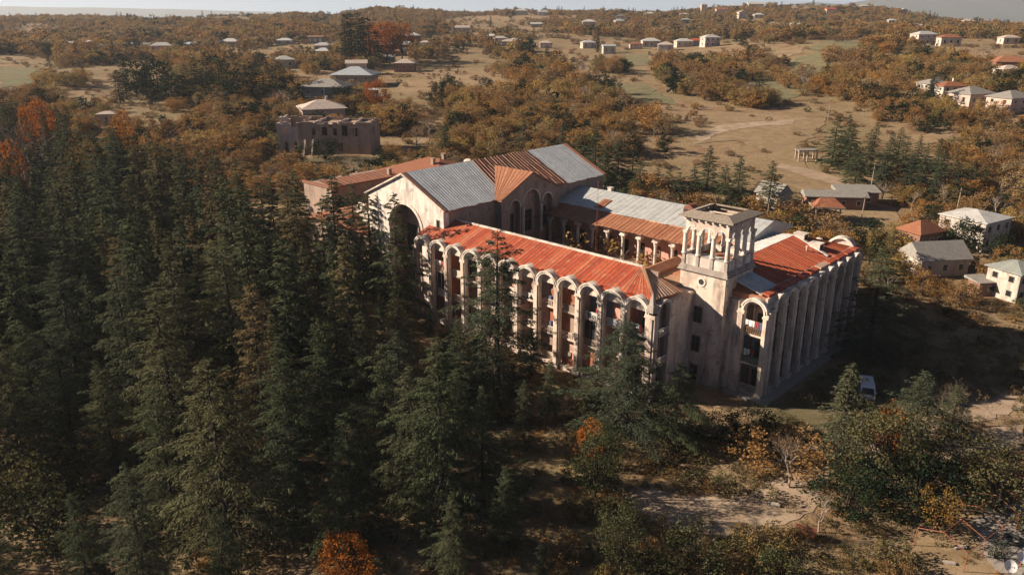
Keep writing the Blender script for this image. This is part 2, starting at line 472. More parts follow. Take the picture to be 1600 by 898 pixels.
drape("field", [(942, 132), (1000, 131), (1050, 156), (1060, 165), (1000, 160), (955, 146)], 'field_green', 0.45)
drape("field", [(972, 85), (1012, 86), (1014, 103), (978, 104)], 'field_green', 0.5)
drape("field", [(0, 84), (46, 87), (30, 99), (0, 101)], 'field_dry', 0.5)
drape("field", [(0, 106), (62, 108), (66, 124), (40, 134), (0, 138)], 'field_green', 0.5)
drape("field", [(1378, 140), (1430, 124), (1485, 117), (1470, 127), (1400, 146)], 'field_dry', 0.45)
drape("field", [(1360, 95), (1410, 80), (1415, 90), (1380, 104)], 'field_green', 0.5)
drape("field", [(1420, 215), (1500, 200), (1520, 210), (1450, 226)], 'field_dry', 0.25)
drape("field", [(812, 138), (860, 146), (960, 180), (1010, 196), (985, 200), (900, 172), (830, 152)], 'field_dry', 0.3)
drape("field", [(825, 27), (900, 24), (905, 30), (830, 34)], 'field_dry', 0.9)
drape("clearing", [(1120, 176), (1180, 178), (1290, 186), (1280, 205), (1240, 236), (1262, 262), (1330, 290), (1352, 306), (1300, 308), (1225, 290), (1196, 262), (1206, 240), (1150, 220), (1085, 226), (1060, 210), (1110, 196)], 'field_dry', 0.4)
drape("clearing", [(582, 214), (640, 212), (692, 218), (690, 246), (640, 252), (586, 250)], 'field_dry', 0.12)
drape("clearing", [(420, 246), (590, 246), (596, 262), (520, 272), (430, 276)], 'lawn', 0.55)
drape("clearing", [(1250, 316), (1350, 312), (1400, 326), (1420, 360), (1370, 372), (1290, 372), (1250, 350)], 'field_dry', 0.1)
drape("dirt_track", [(1210, 262), (1222, 256), (1290, 272), (1350, 296), (1342, 302), (1280, 282)], 'dirt', 0.62, False)
drape("dirt_track", [(1085, 214), (1130, 196), (1180, 190), (1240, 188), (1238, 195), (1180, 199), (1135, 206), (1092, 224)], 'dirt', 0.62, False)
drape("road", [(1508, 100), (1522, 99), (1532, 120), (1560, 134), (1585, 140), (1580, 146), (1550, 142), (1520, 128)], 'dirt', 0.4)
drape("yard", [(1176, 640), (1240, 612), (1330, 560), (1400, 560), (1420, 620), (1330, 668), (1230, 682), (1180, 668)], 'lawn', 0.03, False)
drape("dirt_path", [(985, 758), (1070, 776), (1160, 770), (1250, 728), (1290, 690), (1380, 672), (1460, 640), (1600, 606), (1600, 640), (1470, 672), (1385, 700), (1310, 742), (1270, 800), (1200, 828), (1120, 840), (1040, 828), (980, 800)], 'dirt', 0.05)
drape("dirt_path", [(1470, 690), (1550, 668), (1600, 664), (1600, 712), (1540, 706), (1480, 722)], 'dirt', 0.07)
drape("yard", [(1360, 800), (1470, 770), (1600, 740), (1600, 898), (1560, 960), (1300, 960), (1330, 860)], 'field_dry', 0.04, False)
drape("concrete_yard", [(1520, 810), (1600, 778), (1660, 800), (1660, 898), (1560, 898), (1530, 850)], 'concrete', 0.09)
drape("clearing", [(780, 592), (870, 596), (960, 636), (900, 664), (800, 640)], 'field_dry', 0.04, False)
drape("clearing", [(60, 740), (200, 720), (230, 770), (170, 800), (60, 800)], 'field_dry', 0.04, False)

# ================================================================== the sanatorium
BO = Vector((33.62, 96.96, 0)); BTH = math.radians(46.6)
san = empty("sanatorium_building", BO, BTH)
tag(san, "large abandoned cream sanatorium with arcaded loggias, red and grey metal roofs and belvedere tower", "building")
UX, UY = math.cos(BTH), math.sin(BTH)
def BW(u, v, z=0.0): return Vector((BO.x + u * UX - v * UY, BO.y + u * UY + v * UX, z))
def poly_world(p): return [tuple(BW(*q)[:2]) for q in p]
EXCL.append(poly_world([(-13.5, 9), (-2, 9), (-3, 4), (-3, -3), (36, -3), (40, 20), (40, 78), (36, 112), (-10, 112), (-12, 60), (-13.5, 60)]))

brnd = random.Random(11)
def strips(parent, mat, a0, a1, b0, b1, n, lift=0.04, seam=0.07, miss=0.0, name="roof_sheet", sag=0.03):
    """standing-seam sheets between the upper edge a0-a1 and the lower edge b0-b1; each sheet is an object"""
    a0, a1, b0, b1 = map(Vector, (a0, a1, b0, b1))
    nrm = (a1 - a0).cross(b0 - a0).normalized()
    if nrm.length < 0.5: nrm = (b1 - b0).cross(b0 - a0).normalized()
    if nrm.z < 0: nrm = -nrm
    for k in range(n):
        if brnd.random() < miss: continue
        t0, t1 = k / n, (k + 1) / n
        p, q, r, s = a0.lerp(a1, t0), a0.lerp(a1, t1), b0.lerp(b1, t0), b0.lerp(b1, t1)
        dl = lift + brnd.uniform(0, sag)
        e = (s - r) * 0.1 if (s - r).length > (q - p).length else (q - p) * 0.1
        dn = (r - p).normalized() * brnd.uniform(-0.14, 0.2)
        r = r + dn; s = s + dn
        up, lo = nrm * (dl + 0.025), nrm * (dl - 0.02)
        hi = nrm * (dl + seam)
        mb = MB()
        # sheet with thickness, one raised seam along its left edge
        vs = [p + lo, q + lo, s + lo, r + lo, p + up, q + up, s + up, r + up]
        mb.add(vs, [(0, 1, 2, 3), (4, 7, 6, 5), (0, 4, 5, 1), (1, 5, 6, 2), (2, 6, 7, 3), (3, 7, 4, 0)])
        mb.add([p + up, p + e + up, r + e + up, r + up, p + hi + e * 0.3, p + hi + e * 0.7, r + hi + e * 0.7, r + hi + e * 0.3],
               [(4, 7, 6, 5), (0, 4, 5, 1), (1, 5, 6, 2), (2, 6, 7, 3), (3, 7, 4, 0)], 1)
        mb.build(name, [mat, {'sheet_red': 'sheet_worn', 'sheet_rust_dark': 'sheet_worn'}.get(mat, mat)], parent)

FLOORS = (0.6, 4.75, 8.95)
def arcade(parent, T, start, S, nb, rin, spring, first_pil=None, last_pil=None, hood=2.2, seed=1, depth=3.1, pil_w=None, z0=-0.5, hood_mat='plaster_grey', graffiti=None):
    """T(s,d,z): along the front, inward, up.  One pilaster, arch, hood, balconies and infill per bay."""
    R = random.Random(seed)
    ro = S / 2
    TT = lambda a, b2, h: T(a, h, b2)
    pw = (S - 2 * rin) if pil_w is None else pil_w
    def pilaster(c, wid):
        mb = MB()
        mb.box(c - wid / 2, c + wid / 2, 0.08, 0.75, z0, spring - 0.02, T=T)
        mb.box(c - wid * 0.28, c + wid * 0.28, -0.08, 0.081, z0, spring - 0.5, T=T)
        mb.box(c - wid * 0.56, c + wid * 0.56, -0.12, 0.78, spring - 0.5, spring - 0.3, T=T)
        mb.box(c - wid * 0.52, c + wid * 0.52, -0.05, 0.77, spring - 0.29, spring - 0.02, T=T)
        mb.box(c - wid * 0.6, c + wid * 0.6, -0.2, 0.8, z0, 0.7, T=T)
        mb.build("pilaster", 'plaster', parent)
    for k in range(nb + 1):
        c = start + k * S
        wid = pw
        if k == 0 and first_pil: c += (pw - first_pil) / 2; wid = first_pil
        if k == nb and last_pil: c -= (pw - last_pil) / 2; wid = last_pil
        pilaster(c, wid)
    for k in range(nb):
        c = start + (k + 0.5) * S
        mb = MB()
        mb.ring(c, spring, rin, ro - 0.004, 0.05, 0.7, TT, 16)
        mb.ring(c, spring, rin + 0.12, rin + 0.26, -0.06, 0.06, TT, 16)
        mb.ring(c, spring, ro - 0.16, ro + 0.06, -0.12, 0.045, TT, 16, a0=0.42, a1=math.pi - 0.42)
        mb.build("arch", 'plaster_white', parent)
        mb = MB()
        mb.ring(c, spring, ro - 0.14, ro + 0.012, 0.702, hood, TT, 14, a0=0.12, a1=math.pi - 0.12)
        for q in (0.95, 1.25):
            mb.ring(c, spring, ro, ro + 0.075, q, q + 0.12, TT, 14, a0=0.3, a1=math.pi - 0.3)
        mb.build("arch_hood", hood_mat, parent)
        # floors, balconies and what stands in them
        for i, fz in enumerate(FLOORS):
            top = (FLOORS + (spring + rin * 0.9,))[i + 1] - 0.3
            if i:
                mb = MB()
                mb.box(c - S / 2 + pw / 2 + 0.003, c + S / 2 - pw / 2 - 0.003, 0.95, depth - 0.02, fz - 0.28, fz, T=T)
                mb.box(c - S / 2 + pw / 2 + 0.003, c + S / 2 - pw / 2 - 0.003, 0.88, 0.949, fz - 0.18, fz + 0.05, T=T)
                mb.build("balcony_slab", 'plaster', parent)
            x0, x1 = c - S / 2 + pw / 2 + 0.02, c + S / 2 - pw / 2 - 0.02
            kind = R.choice(['rail', 'rail', 'solid', 'rail', 'panel'])
            if graffiti and (k, i) in graffiti: kind = 'solid'
            if kind == 'rail':
                mb = MB()
                mb.box(x0, x1, 0.97, 1.09, fz + 0.88, fz + 1.0, T=T)
                n = 9
                for q in range(n):
                    s = x0 + (x1 - x0) * (q + 0.5) / n
                    mb.box(s - 0.055, s + 0.055, 0.98, 1.08, fz + 0.01, fz + 0.88, T=T)
                mb.build("balustrade", R.choice(['plaster_white', 'plaster', 'wood_grey']), parent)
            elif kind == 'solid':
                mb = MB(); mb.box(x0, x1, 0.98, 1.08, fz + 0.01, fz + 0.95, T=T)
                mb.box(x0 - 0.01, x1 + 0.01, 0.95, 1.11, fz + 0.951, fz + 1.03, T=T)
                po = mb.build("parapet", 'white_panel' if graffiti and (k, i) in graffiti else R.choice(['white_panel', 'plaster', 'brick_red', 'wood', 'plaster_grey', 'plaster_brown']), parent)
            else:
                mb = MB(); mb.box(x0, x1, 1.15, 1.22, fz + 0.01, fz + 1.0, T=T)
                for q in range(4):
                    s = x0 + (x1 - x0) * q / 3
                    mb.box(s - 0.05, s + 0.05, 1.14, 1.23, fz + 1.0, top, T=T)
                mb.box(x0, x1, 1.14, 1.23, top - 0.12, top, T=T)
                g = mb.build("loggia_screen", R.choice(['white_panel', 'wood_grey', 'wood_pale', 'wood']), parent)
                mb = MB(); mb.box(x0 + 0.04, x1 - 0.04, 1.17, 1.19, fz + 1.02, top - 0.13, T=T)
                mb.build("screen_glass", 'glass_dark', parent)
            # back wall of this loggia: facing, door, window
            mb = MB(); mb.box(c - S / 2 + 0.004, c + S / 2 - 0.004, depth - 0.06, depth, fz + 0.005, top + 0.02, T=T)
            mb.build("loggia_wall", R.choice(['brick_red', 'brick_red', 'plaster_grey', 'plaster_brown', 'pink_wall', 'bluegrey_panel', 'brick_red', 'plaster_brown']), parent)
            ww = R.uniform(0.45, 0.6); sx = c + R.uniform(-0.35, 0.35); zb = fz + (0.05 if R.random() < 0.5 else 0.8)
            mb = MB()
            mb.box(sx - ww, sx + ww, depth - 0.16, depth - 0.065, zb, fz + 2.5, T=T)
            fr = mb.build("window_frame", R.choice(['paint_white', 'wood', 'wood_pale', 'white_panel']), parent)
            mb = MB()
            for q in (-1, 1):
                mb.box(sx + q * ww / 2 - ww / 2 + 0.06, sx + q * ww / 2 + ww / 2 - 0.06, depth - 0.19, depth - 0.165, zb + 0.08, fz + 2.4, T=T)
            mb.build("window_pane", 'glass_dark', parent)
            for _ in range(R.choice([1, 2, 3])):      # boxes, cupboards, rags left on the balcony
                bw, bh = R.uniform(.25, .6), R.uniform(.5, 1.7); bx_ = R.uniform(x0 + .1, x1 - .7); bd = R.uniform(1.25, 2.2)
                mb = MB(); mb.box(bx_, bx_ + bw, bd, bd + R.uniform(.1, .5), fz + 0.006, fz + bh, T=T)
                mb.build("cupboard", R.choice(['wood', 'white_panel', 'cloth_blue', 'cloth_red', 'wood_grey', 'brick_red', 'plaster_grey']), parent)
            if R.random() < 0.45:      # cross wall or cupboard at one side
                sd_ = R.choice([-1, 1]); e0 = c + sd_ * (S / 2 - 0.08)
                mb = MB(); mb.box(min(e0, e0 - sd_ * 0.22), max(e0, e0 - sd_ * 0.22), 0.8, depth - 0.07, fz + 0.005, top, T=T)
                mb.build("cross_wall", R.choice(['plaster', 'pink_wall', 'plaster_white', 'brick_red']), parent)

# ---- front wing (long lit arcade): front at u=-11, bays from v=11.3
TL = lambda s, d, z: (-11 + d, s, z)
VL0, SL, NL = 11.32, 3.95, 12
VL1 = VL0 + SL * NL
mb = MB()
mb.box(-7.9, -4.3, 13.2, VL1, -1, 13.3)
mb.box(-10.25, -7.9, 13.2, VL1, 13.0, 13.3)                       # ceiling of the top loggia
mb.box(-10.28, -9.7, VL0 - 0.6, VL1, 12.56, 13.7)                   # wall behind the arch hoods
mb.box(-10.9, -7.91, 13.0, VL1, -1.0, 0.55)
front = mb.build("front_wing_wall", 'plaster', san)
arcade(front, TL, VL0, SL, NL, 1.45, 12.55, first_pil=1.5, seed=5, hood=1.25, graffiti={(1, 2), (2, 2), (5, 2)})
# end of the wing: return front facing the tower corner, one arched bay then plain wall
TR = lambda s, z, d: (s, 10.6 + d, z)
mb = MB(); mb.box(-6.45, -1.04, 10.68, 13.2, -1, 13.45)
mb.box(-6.5, -1.05, 10.55, 10.68, 13.1, 13.4)
mb.build("end_wall", 'plaster', front)
mb = MB()
mb.ring(-8.1, 12.35, 1.25, 1.66, 0.1, 0.75, TR, 16); mb.ring(-8.1, 12.35, 1.36, 1.48, 0.0, 0.11, TR, 16); mb.ring(-8.1, 12.35, 1.5, 1.72, -0.05, 0.09, TR, 16, a0=0.35, a1=math.pi - 0.35)
mb.build("arch", 'plaster_white', front)
mb = MB(); mb.ring(-8.1, 12.35, 1.52, 1.67, 0.752, 2.4, TR, 14, a0=0.1, a1=math.pi - 0.1); mb.build("arch_hood", 'sheet_worn', front)
mb = MB(); mb.box(-10.1, -9.35, 10.7, 11.2, -0.5, 12.34); mb.build("pilaster", 'plaster', front)
mb = MB(); mb.box(-6.86, -6.46, 10.64, 11.3, -0.5, 12.34); mb.build("pilaster", 'plaster', front)
for fz in FLOORS[1:]:
    mb = MB(); mb.box(-10.2, -6.9, 11.0, 13.19, fz - 0.28, fz); mb.build("balcony_slab", 'plaster', front)
    mb = MB(); mb.box(-9.34, -6.87, 10.75, 10.87, fz + 0.85, fz + 0.98)
    for q in range(8): mb.box(-9.3 + q * 0.33, -9.2 + q * 0.33, 10.76, 10.86, fz, fz + 0.85)
    mb.build("balustrade", 'plaster_white', front)
# corner pinnacle
mb = MB()
mb.add([(-11.25, 10.5, 12.9), (-10.2, 10.5, 12.9), (-10.2, 11.45, 12.9), (-11.25, 11.45, 12.9), (-11.25, 10.5, 13.9), (-10.2, 10.5, 13.9), (-10.2, 11.45, 13.9), (-11.25, 11.45, 13.9)],
       [(0, 3, 2, 1), (4, 5, 6, 7), (0, 1, 5, 4), (1, 2, 6, 5), (2, 3, 7, 6), (3, 0, 4, 7)])
mb.add([(-11.05, 10.65, 13.9), (-10.4, 10.65, 13.9), (-10.4, 11.3, 13.9), (-11.05, 11.3, 13.9), (-10.95, 10.78, 14.9), (-10.5, 10.78, 14.9), (-10.5, 11.2, 14.9), (-10.95, 11.2, 14.9), (-10.72, 10.98, 15.7)],
       [(0, 1, 5, 4), (1, 2, 6, 5), (2, 3, 7, 6), (3, 0, 4, 7), (4, 5, 8), (5, 6, 8), (6, 7, 8), (7, 4, 8)])
mb.build("corner_pinnacle", 'plaster_grey', front)
# graffiti on two parapets
def lettering(parent, body, size, M4, mat='graffiti_ink', name="graffiti"):
    cu = bpy.data.curves.new(name, 'FONT'); cu.body = body; cu.size = size; cu.extrude = 0.004; cu.align_x = 'CENTER'; cu.offset = 0.02
    tmp = bpy.data.objects.new("tmp", cu); col.objects.link(tmp)
    me = bpy.data.meshes.new_from_object(tmp.evaluated_get(bpy.context.evaluated_depsgraph_get()))
    bpy.data.objects.remove(tmp)
    me.materials.clear(); me.materials.append(MAT[mat])
    me.transform(M4)
    o = mesh_obj(name, me, parent)
    return o
def wall_matrix(u, v, z):   # text on a face looking towards -u: reads along -v
    return Matrix(((0, 0, -1, u), (-1, 0, 0, v), (0, 1, 0, z), (0, 0, 0, 1)))
lettering(front, "Hm", 1.05, wall_matrix(-10.028, VL0 + SL * 2.5 + 0.1, FLOORS[2] + 0.12))
lettering(front, "L\u25b2", 0.95, wall_matrix(-10.028, VL0 + SL * 5.5, FLOORS[2] + 0.14))

# roof of the front wing
mb = MB()
mb.add([(-9.95, VL1, 14.3), (-4.5, VL1, 16.25), (-4.5, 17.0, 16.25), (-9.95, 11.6, 14.3), (-4.4, 11.6, 14.0), (-9.95, VL1, 13.3), (-4.4, VL1, 13.3), (-9.95, 11.6, 13.3), (-4.4, 11.6, 13.3)],
       [(0, 1, 2, 3), (3, 2, 4), (0, 5, 6, 1), (7, 5, 0, 3), (3, 4, 8, 7), (4, 2, 1, 6, 8), (5, 7, 8, 6)])
roofF = mb.build("front_wing_roof", 'sheet_red', san)
strips(roofF, 'sheet_red', (-4.5, VL1, 16.25), (-4.5, 17.0, 16.25), (-10.2, VL1, 14.3), (-10.2, 17.0, 14.3), 58)
strips(roofF, 'sheet_red', (-4.5, 17.0, 16.25), (-4.51, 16.95, 16.25), (-10.2, 17.0, 14.3), (-10.2, 11.4, 14.3), 8)
strips(roofF, 'sheet_worn', (-4.5, 17.0, 16.25), (-4.45, 17.0, 16.25), (-10.1, 11.3, 14.3), (-3.0, 11.2, 13.8), 10, miss=0.1)
mb = MB(); mb.box(-4.62, -4.2, 16.8, 55, 16.22, 16.52); mb.build("ridge_coping", 'plaster_white', roofF)
mb = MB(); mb.add([(-4.4, 16.75, 16.35), (-4.6, 17.1, 16.35), (-10.0, 11.45, 14.25), (-9.75, 11.25, 14.25), (-4.4, 16.75, 16.5), (-4.6, 17.1, 16.5), (-10.0, 11.45, 14.4), (-9.75, 11.25, 14.4)],
                  [(0, 1, 2, 3), (4, 7, 6, 5), (0, 4, 5, 1), (1, 5, 6, 2), (2, 6, 7, 3), (3, 7, 4, 0)])
mb.build("hip_ridge", 'sheet_worn', roofF)
mb = MB(); mb.box(-4.3, -3.9, 14.5, 55, 6, 16.0); mb.build("court_wall", 'plaster_brown', front)
def roof_vent(parent, u, v, z, r=0.45, du=1.1):
    mb = MB(); T = lambda a, b2, h: (h, a, b2)
    mb.ring(v, z, r - 0.14, r, u, u + du, T, 10); mb.box(u, u + du, v - r, v - r + 0.14, z - 0.5, z); mb.box(u, u + du, v + r - 0.14, v + r, z - 0.5, z)
    d = mb.build("roof_vent", 'plaster_white', parent)
    mb = MB(); mb.box(u + 0.25, u + 0.3, v - r + 0.14, v + r - 0.14, z - 0.4, z + r - 0.16); mb.build("vent_opening", 'void_dark', parent)
roof_vent(roofF, -8.2, 43.6, 15.05)

# ---- corner tower
tw = MB()
tw.box(-1, 6.3, 6, 13, -1, 16.4)
tower = tw.build("tower", 'plaster', san)
for z in (10.2, 5.85, 1.5):
    mb = MB(); mb.box(-1.06, -0.99, 9.05, 10.45, z - 1.25, z + 1.25); f = mb.build("window_frame", 'plaster_brown', tower)
    mb = MB(); mb.box(-1.085, -1.062, 9.16, 10.34, z - 1.14, z + 1.14); mb.build("window_pane", 'glass_dark', tower)
    mb = MB(); mb.box(-1.11, -1.087, 9.72, 9.78, z - 1.14, z + 1.14); mb.box(-1.11, -1.087, 9.16, 10.34, z + 0.35, z + 0.41); mb.build("glazing_bar", 'wood', tower)
def disc_ring(u, v, z, r0, r1, name, mat, parent):
    mb = MB(); T = lambda a, b2, h: (h, a, b2)
    mb.ring(v, z, r0, r1, u, u + 0.12, T, 20, a0=0, a1=2 * math.pi); return mb.build(name, mat, parent)
disc_ring(-1.1, 9.6, 15.0, 0.42, 0.66, "oculus_surround", 'plaster_white', tower)
mb = MB(); mb.prism([(9.6 + 0.43 * math.cos(t * math.pi / 10), 15.0 + 0.43 * math.sin(t * math.pi / 10)) for t in range(20)], -1.04, -0.98, lambda a, b2, h: (h, a, b2)); mb.build("oculus", 'void_dark', tower)
# pilaster strips and small opening on the shaded side
for k in range(4):
    mb = MB(); mb.box(-0.9 + k * 2.2, -0.35 + k * 2.2, 5.86, 6.01, 13.2, 16.3); mb.build("wall_strip", 'plaster', tower)
mb = MB(); mb.box(4.3, 5.3, 5.9, 6.0, 13.6, 15.6); mb.build("side_opening", 'void_dark', tower)
mb = MB(); mb.box(-1.25, 6.55, 5.75, 13.25, 16.4, 16.75); mb.box(-1.1, 6.4, 5.9, 13.1, 16.75, 17.0); mb.box(-1.4, 6.7, 5.6, 13.4, 16.28, 16.398)
mb.build("tower_cornice", 'plaster_grey', tower)
C0, C1, D0, D1 = -0.75, 6.05, 6.25, 12.75
# parapet posts and panels
def side_pts(n): return [k / (n - 1) for k in range(n)]
for (pa, pb) in (((C0, D0), (C0, D1)), ((C1, D0), (C1, D1)), ((C0, D0), (C1, D0)), ((C0, D1), (C1, D1))):
    for k in range(3):
        a = (pa[0] + (pb[0] - pa[0]) * k / 3, pa[1] + (pb[1] - pa[1]) * k / 3); c2 = (pa[0] + (pb[0] - pa[0]) * (k + 1) / 3, pa[1] + (pb[1] - pa[1]) * (k + 1) / 3)
        alongv = abs(pb[1] - pa[1]) > 0.1
        mb = MB()
        if alongv: mb.box(a[0] - 0.12, a[0] + 0.12, a[1] + 0.24, c2[1] - 0.24, 17.0, 18.38)
        else: mb.box(a[0] + 0.24, c2[0] - 0.24, a[1] - 0.12, a[1] + 0.12, 17.0, 18.38)
        mb.build("parapet_panel", 'plaster_white', tower)
        if alongv: ar = lambda s, z, d, x=a[0]: (x + d, s, z); m0, m1 = a[1], c2[1]
        else: ar = lambda s, z, d, y=a[1]: (s, y + d, z); m0, m1 = a[0], c2[0]
        mb = MB(); cm = (m0 + m1) / 2; rr = 0.72; n = 14
        e0, e1 = (m0 + 0.17 if k == 0 and not alongv else m0 + 0.004), (m1 - 0.17 if k == 2 and not alongv else m1 - 0.004)
        pts = [(e0, 21.75), (e0, 23.5), (e1, 23.5), (e1, 21.75)] + [(cm + rr * math.cos(math.pi * t / n), 21.75 + rr * math.sin(math.pi * t / n)) for t in range(n + 1)]
        mb.prism(pts, -0.16, 0.16, ar); mb.build("arch_panel", 'plaster', tower)
        mb = MB(); mb.ring(cm, 21.75, rr - 0.002, rr + 0.14, -0.2, 0.2, ar, 12); mb.build("arch_moulding", 'plaster_white', tower)
for i in range(4):
    for j in range(4):
        if i in (0, 3) or j in (0, 3):
            cu, cv = C0 + (C1 - C0) * i / 3, D0 + (D1 - D0) * j / 3
            mb = MB(); mb.box(cu - 0.235, cu + 0.235, cv - 0.235, cv + 0.235, 17.0, 18.5); mb.build("parapet_post", 'plaster_grey', tower)
            mb = MB()
            mb.lathe([(0.42, 18.5), (0.42, 18.62), (0.34, 18.72), (0.32, 19.2), (0.285, 21.2), (0.37, 21.34), (0.33, 21.42)], cu, cv, 12)
            mb.box(cu - 0.34, cu + 0.34, cv - 0.34, cv + 0.34, 21.42, 21.745)
            mb.build("column", 'plaster_white', tower)
mb = MB()
for (a, b2, c2, d2) in ((C0 - 0.14, C0 + 0.14, D0 + 0.25, D1 - 0.25), (C1 - 0.14, C1 + 0.14, D0 + 0.25, D1 - 0.25)):
    mb.box(a, b2, c2, d2, 18.38, 18.5)
for (a, b2) in ((D0 - 0.14, D0 + 0.14), (D1 - 0.14, D1 + 0.14)): mb.box(C0 + 0.25, C1 - 0.25, a, b2, 18.38, 18.5)
mb.build("parapet_rail", 'plaster_grey', tower)
# broken floor inside the belvedere
R = random.Random(3)
for k in range(9):
    mb = MB(); u0 = -0.4 + k * 0.72
    mb.box(u0, u0 + 0.6, 6.6, 12.4, 17.45 + R.uniform(0, 0.12), 17.52 + R.uniform(0.1, 0.25)); mb.build("floor_board", R.choice(['sheet_rust', 'sheet_rust', 'wood_grey', 'sheet_grey']), tower)
# dentils and roof slab with a broken middle
for k in range(7):
    s = C0 + 0.1 + k * (C1 - C0 - 0.2) / 6; t = D0 + 0.1 + k * (D1 - D0 - 0.2) / 6
    for (x0, x1, y0, y1) in ((C0 - 0.62, C0 - 0.17, t - 0.14, t + 0.14), (C1 + 0.17, C1 + 0.62, t - 0.14, t + 0.14), (s - 0.14, s + 0.14, D0 - 0.62, D0 - 0.17), (s - 0.14, s + 0.14, D1 + 0.17, D1 + 0.62)):
        mb = MB(); mb.box(x0, x1, y0, y1, 23.38, 23.7); mb.build("bracket", 'plaster_white', tower)
A0, A1, B0, B1 = C0 - 0.85, C1 + 0.85, D0 - 0.85, D1 + 0.85
mb = MB()
mb.box(C0 - 0.17, C1 + 0.17, D0 - 0.17, D0 + 0.17, 23.5, 23.72); mb.box(C0 - 0.17, C1 + 0.17, D1 - 0.17, D1 + 0.17, 23.5, 23.72)
mb.box(C0 - 0.17, C0 + 0.17, D0 + 0.17, D1 - 0.17, 23.5, 23.72); mb.box(C1 - 0.17, C1 + 0.17, D0 + 0.17, D1 - 0.17, 23.5, 23.72)
mb.build("tower_architrave", 'plaster_white', tower)
def slope_ring(o, i, zo, zi, name, mat):
    mb = MB(); q = lambda k, z: [(A0 + k, B0 + k, z), (A1 - k, B0 + k, z), (A1 - k, B1 - k, z), (A0 + k, B1 - k, z)]
    v = q(o, zo - 0.22) + q(o, zo) + q(i, zi) + q(i, zi - 0.25)
    fs = []
    for k in range(4):
        n = (k + 1) % 4
        fs += [(k, n, 4 + n, 4 + k), (4 + k, 4 + n, 8 + n, 8 + k), (8 + k, 8 + n, 12 + n, 12 + k), (12 + k, 12 + n, n, k)]
    return mb.add(v, fs).build(name, mat, tower)
slope_ring(0.0, 1.55, 23.98, 24.5, "tower_roof", 'wood_grey')
for k in range(11):
    mb = MB(); s = A0 + 1.4 + k * 0.55
    mb.tube((s + R.uniform(-.2, .2), B0 + 1.4, 24.25), (s + R.uniform(-.8, .8), B1 - 1.4 - R.uniform(0, 3), 24.0 + R.uniform(-.5, .25)), 0.09, n=5); mb.build("rafter", R.choice(['wood', 'wood_grey', 'wood_pale']), tower)
for k in range(12):
    mb = MB(); p = Vector((R.uniform(A0 + 2, A1 - 2), R.uniform(B0 + 2, B1 - 2), 23.7 + R.uniform(-.2, .2))); a = R.uniform(0, 6.28); L = R.uniform(.8, 2.0)
    mb.tube(p, p + Vector((math.cos(a) * L, math.sin(a) * L, R.uniform(-.3, .3))), 0.11, n=4); mb.build("fallen_board", R.choice(['wood', 'wood_grey']), tower)
mb = MB(); mb.box(C0 + 0.2, C1 - 0.2, D0 + 0.2, D1 - 0.2, 23.3, 23.44); mb.build("tower_ceiling", 'plaster_brown', tower)

# ---- side wing (shaded arcade on the right)
TS = lambda s, d, z: (s, d, z)
SS, NS = 3.25, 9
mb = MB()
mb.box(2.4, 32.0, 3.1, 16, -1, 13.4)
mb.box(0.75, 32.0, 0.76, 3.1, 13.1, 13.4)
mb.box(0.9, 32.0, 0.72, 1.05, 12.8, 14.2)
mb.box(0.9, 2.4, 4.25, 6.0, -1, 13.4)
mb.box(0.1, 32.5, 0.15, 3.09, -1, 0.55)
side = mb.build("side_wing_wall", 'plaster', san)
arcade(side, TS, 1.95, SS, NS, 1.14, 12.8, first_pil=1.3, seed=23, hood=2.0)
# short front of the side wing with one tall arch
TF = lambda s, z, d: (d, s, z)
mb = MB()
mb.ring(2.1, 12.25, 1.36, 1.86, 0.02, 0.72, TF, 18); mb.ring(2.1, 12.25, 1.48, 1.62, -0.08, 0.03, TF, 18); mb.ring(2.1, 12.25, 1.72, 1.98, -0.12, 0.018, TF, 18, a0=0.3, a1=math.pi - 0.3)
mb.build("arch", 'plaster_white', side)
mb = MB(); mb.ring(2.1, 12.25, 1.72, 1.87, 0.722, 3.4, TF, 14, a0=0.08, a1=math.pi - 0.08); mb.build("arch_hood", 'plaster_grey', side)
for (s0, s1) in ((-0.02, 0.74), (3.46, 4.4)):
    mb = MB(); mb.box(0.05, 0.75, s0, s1, -0.5, 12.24); mb.box(-0.1, 0.051, s0 + 0.18, s1 - 0.18, -0.5, 11.7); mb.box(-0.15, 0.78, s0 - 0.06, s1 + 0.06, 11.7, 11.95); mb.box(-0.22, 0.8, s0 - 0.1, s1 + 0.1, -0.5, 0.7)
    mb.build("pilaster", 'plaster', side)
mb = MB(); mb.box(0.2, 1.0, 4.4, 6.0, -1, 13.3); mb.box(0.05, 0.2, 4.9, 5.4, -1, 12.6); mb.build("end_wall", 'plaster', side)
for i, fz in enumerate(FLOORS):
    mb = MB(); mb.box(0.3, 2.39, 0.72, 3.48, fz - 0.26, fz); mb.build("balcony_slab", 'plaster', side)
    mb = MB(); mb.box(0.3, 0.42, 0.76, 3.44, fz + 0.85, fz + 0.97)
    for q in range(9): mb.box(0.31, 0.41, 0.82 + q * 0.3, 0.93 + q * 0.3, fz, fz + 0.85)
    mb.build("balustrade", ('plaster_white', 'green_panel', 'wood')[i], side)
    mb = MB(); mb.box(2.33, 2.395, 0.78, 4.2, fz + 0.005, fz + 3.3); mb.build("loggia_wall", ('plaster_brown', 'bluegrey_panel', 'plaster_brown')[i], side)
    mb = MB(); mb.box(2.24, 2.328, 1.3, 2.5, fz + 0.1, fz + 2.5); mb.build("window_pane", 'glass_dark', side)
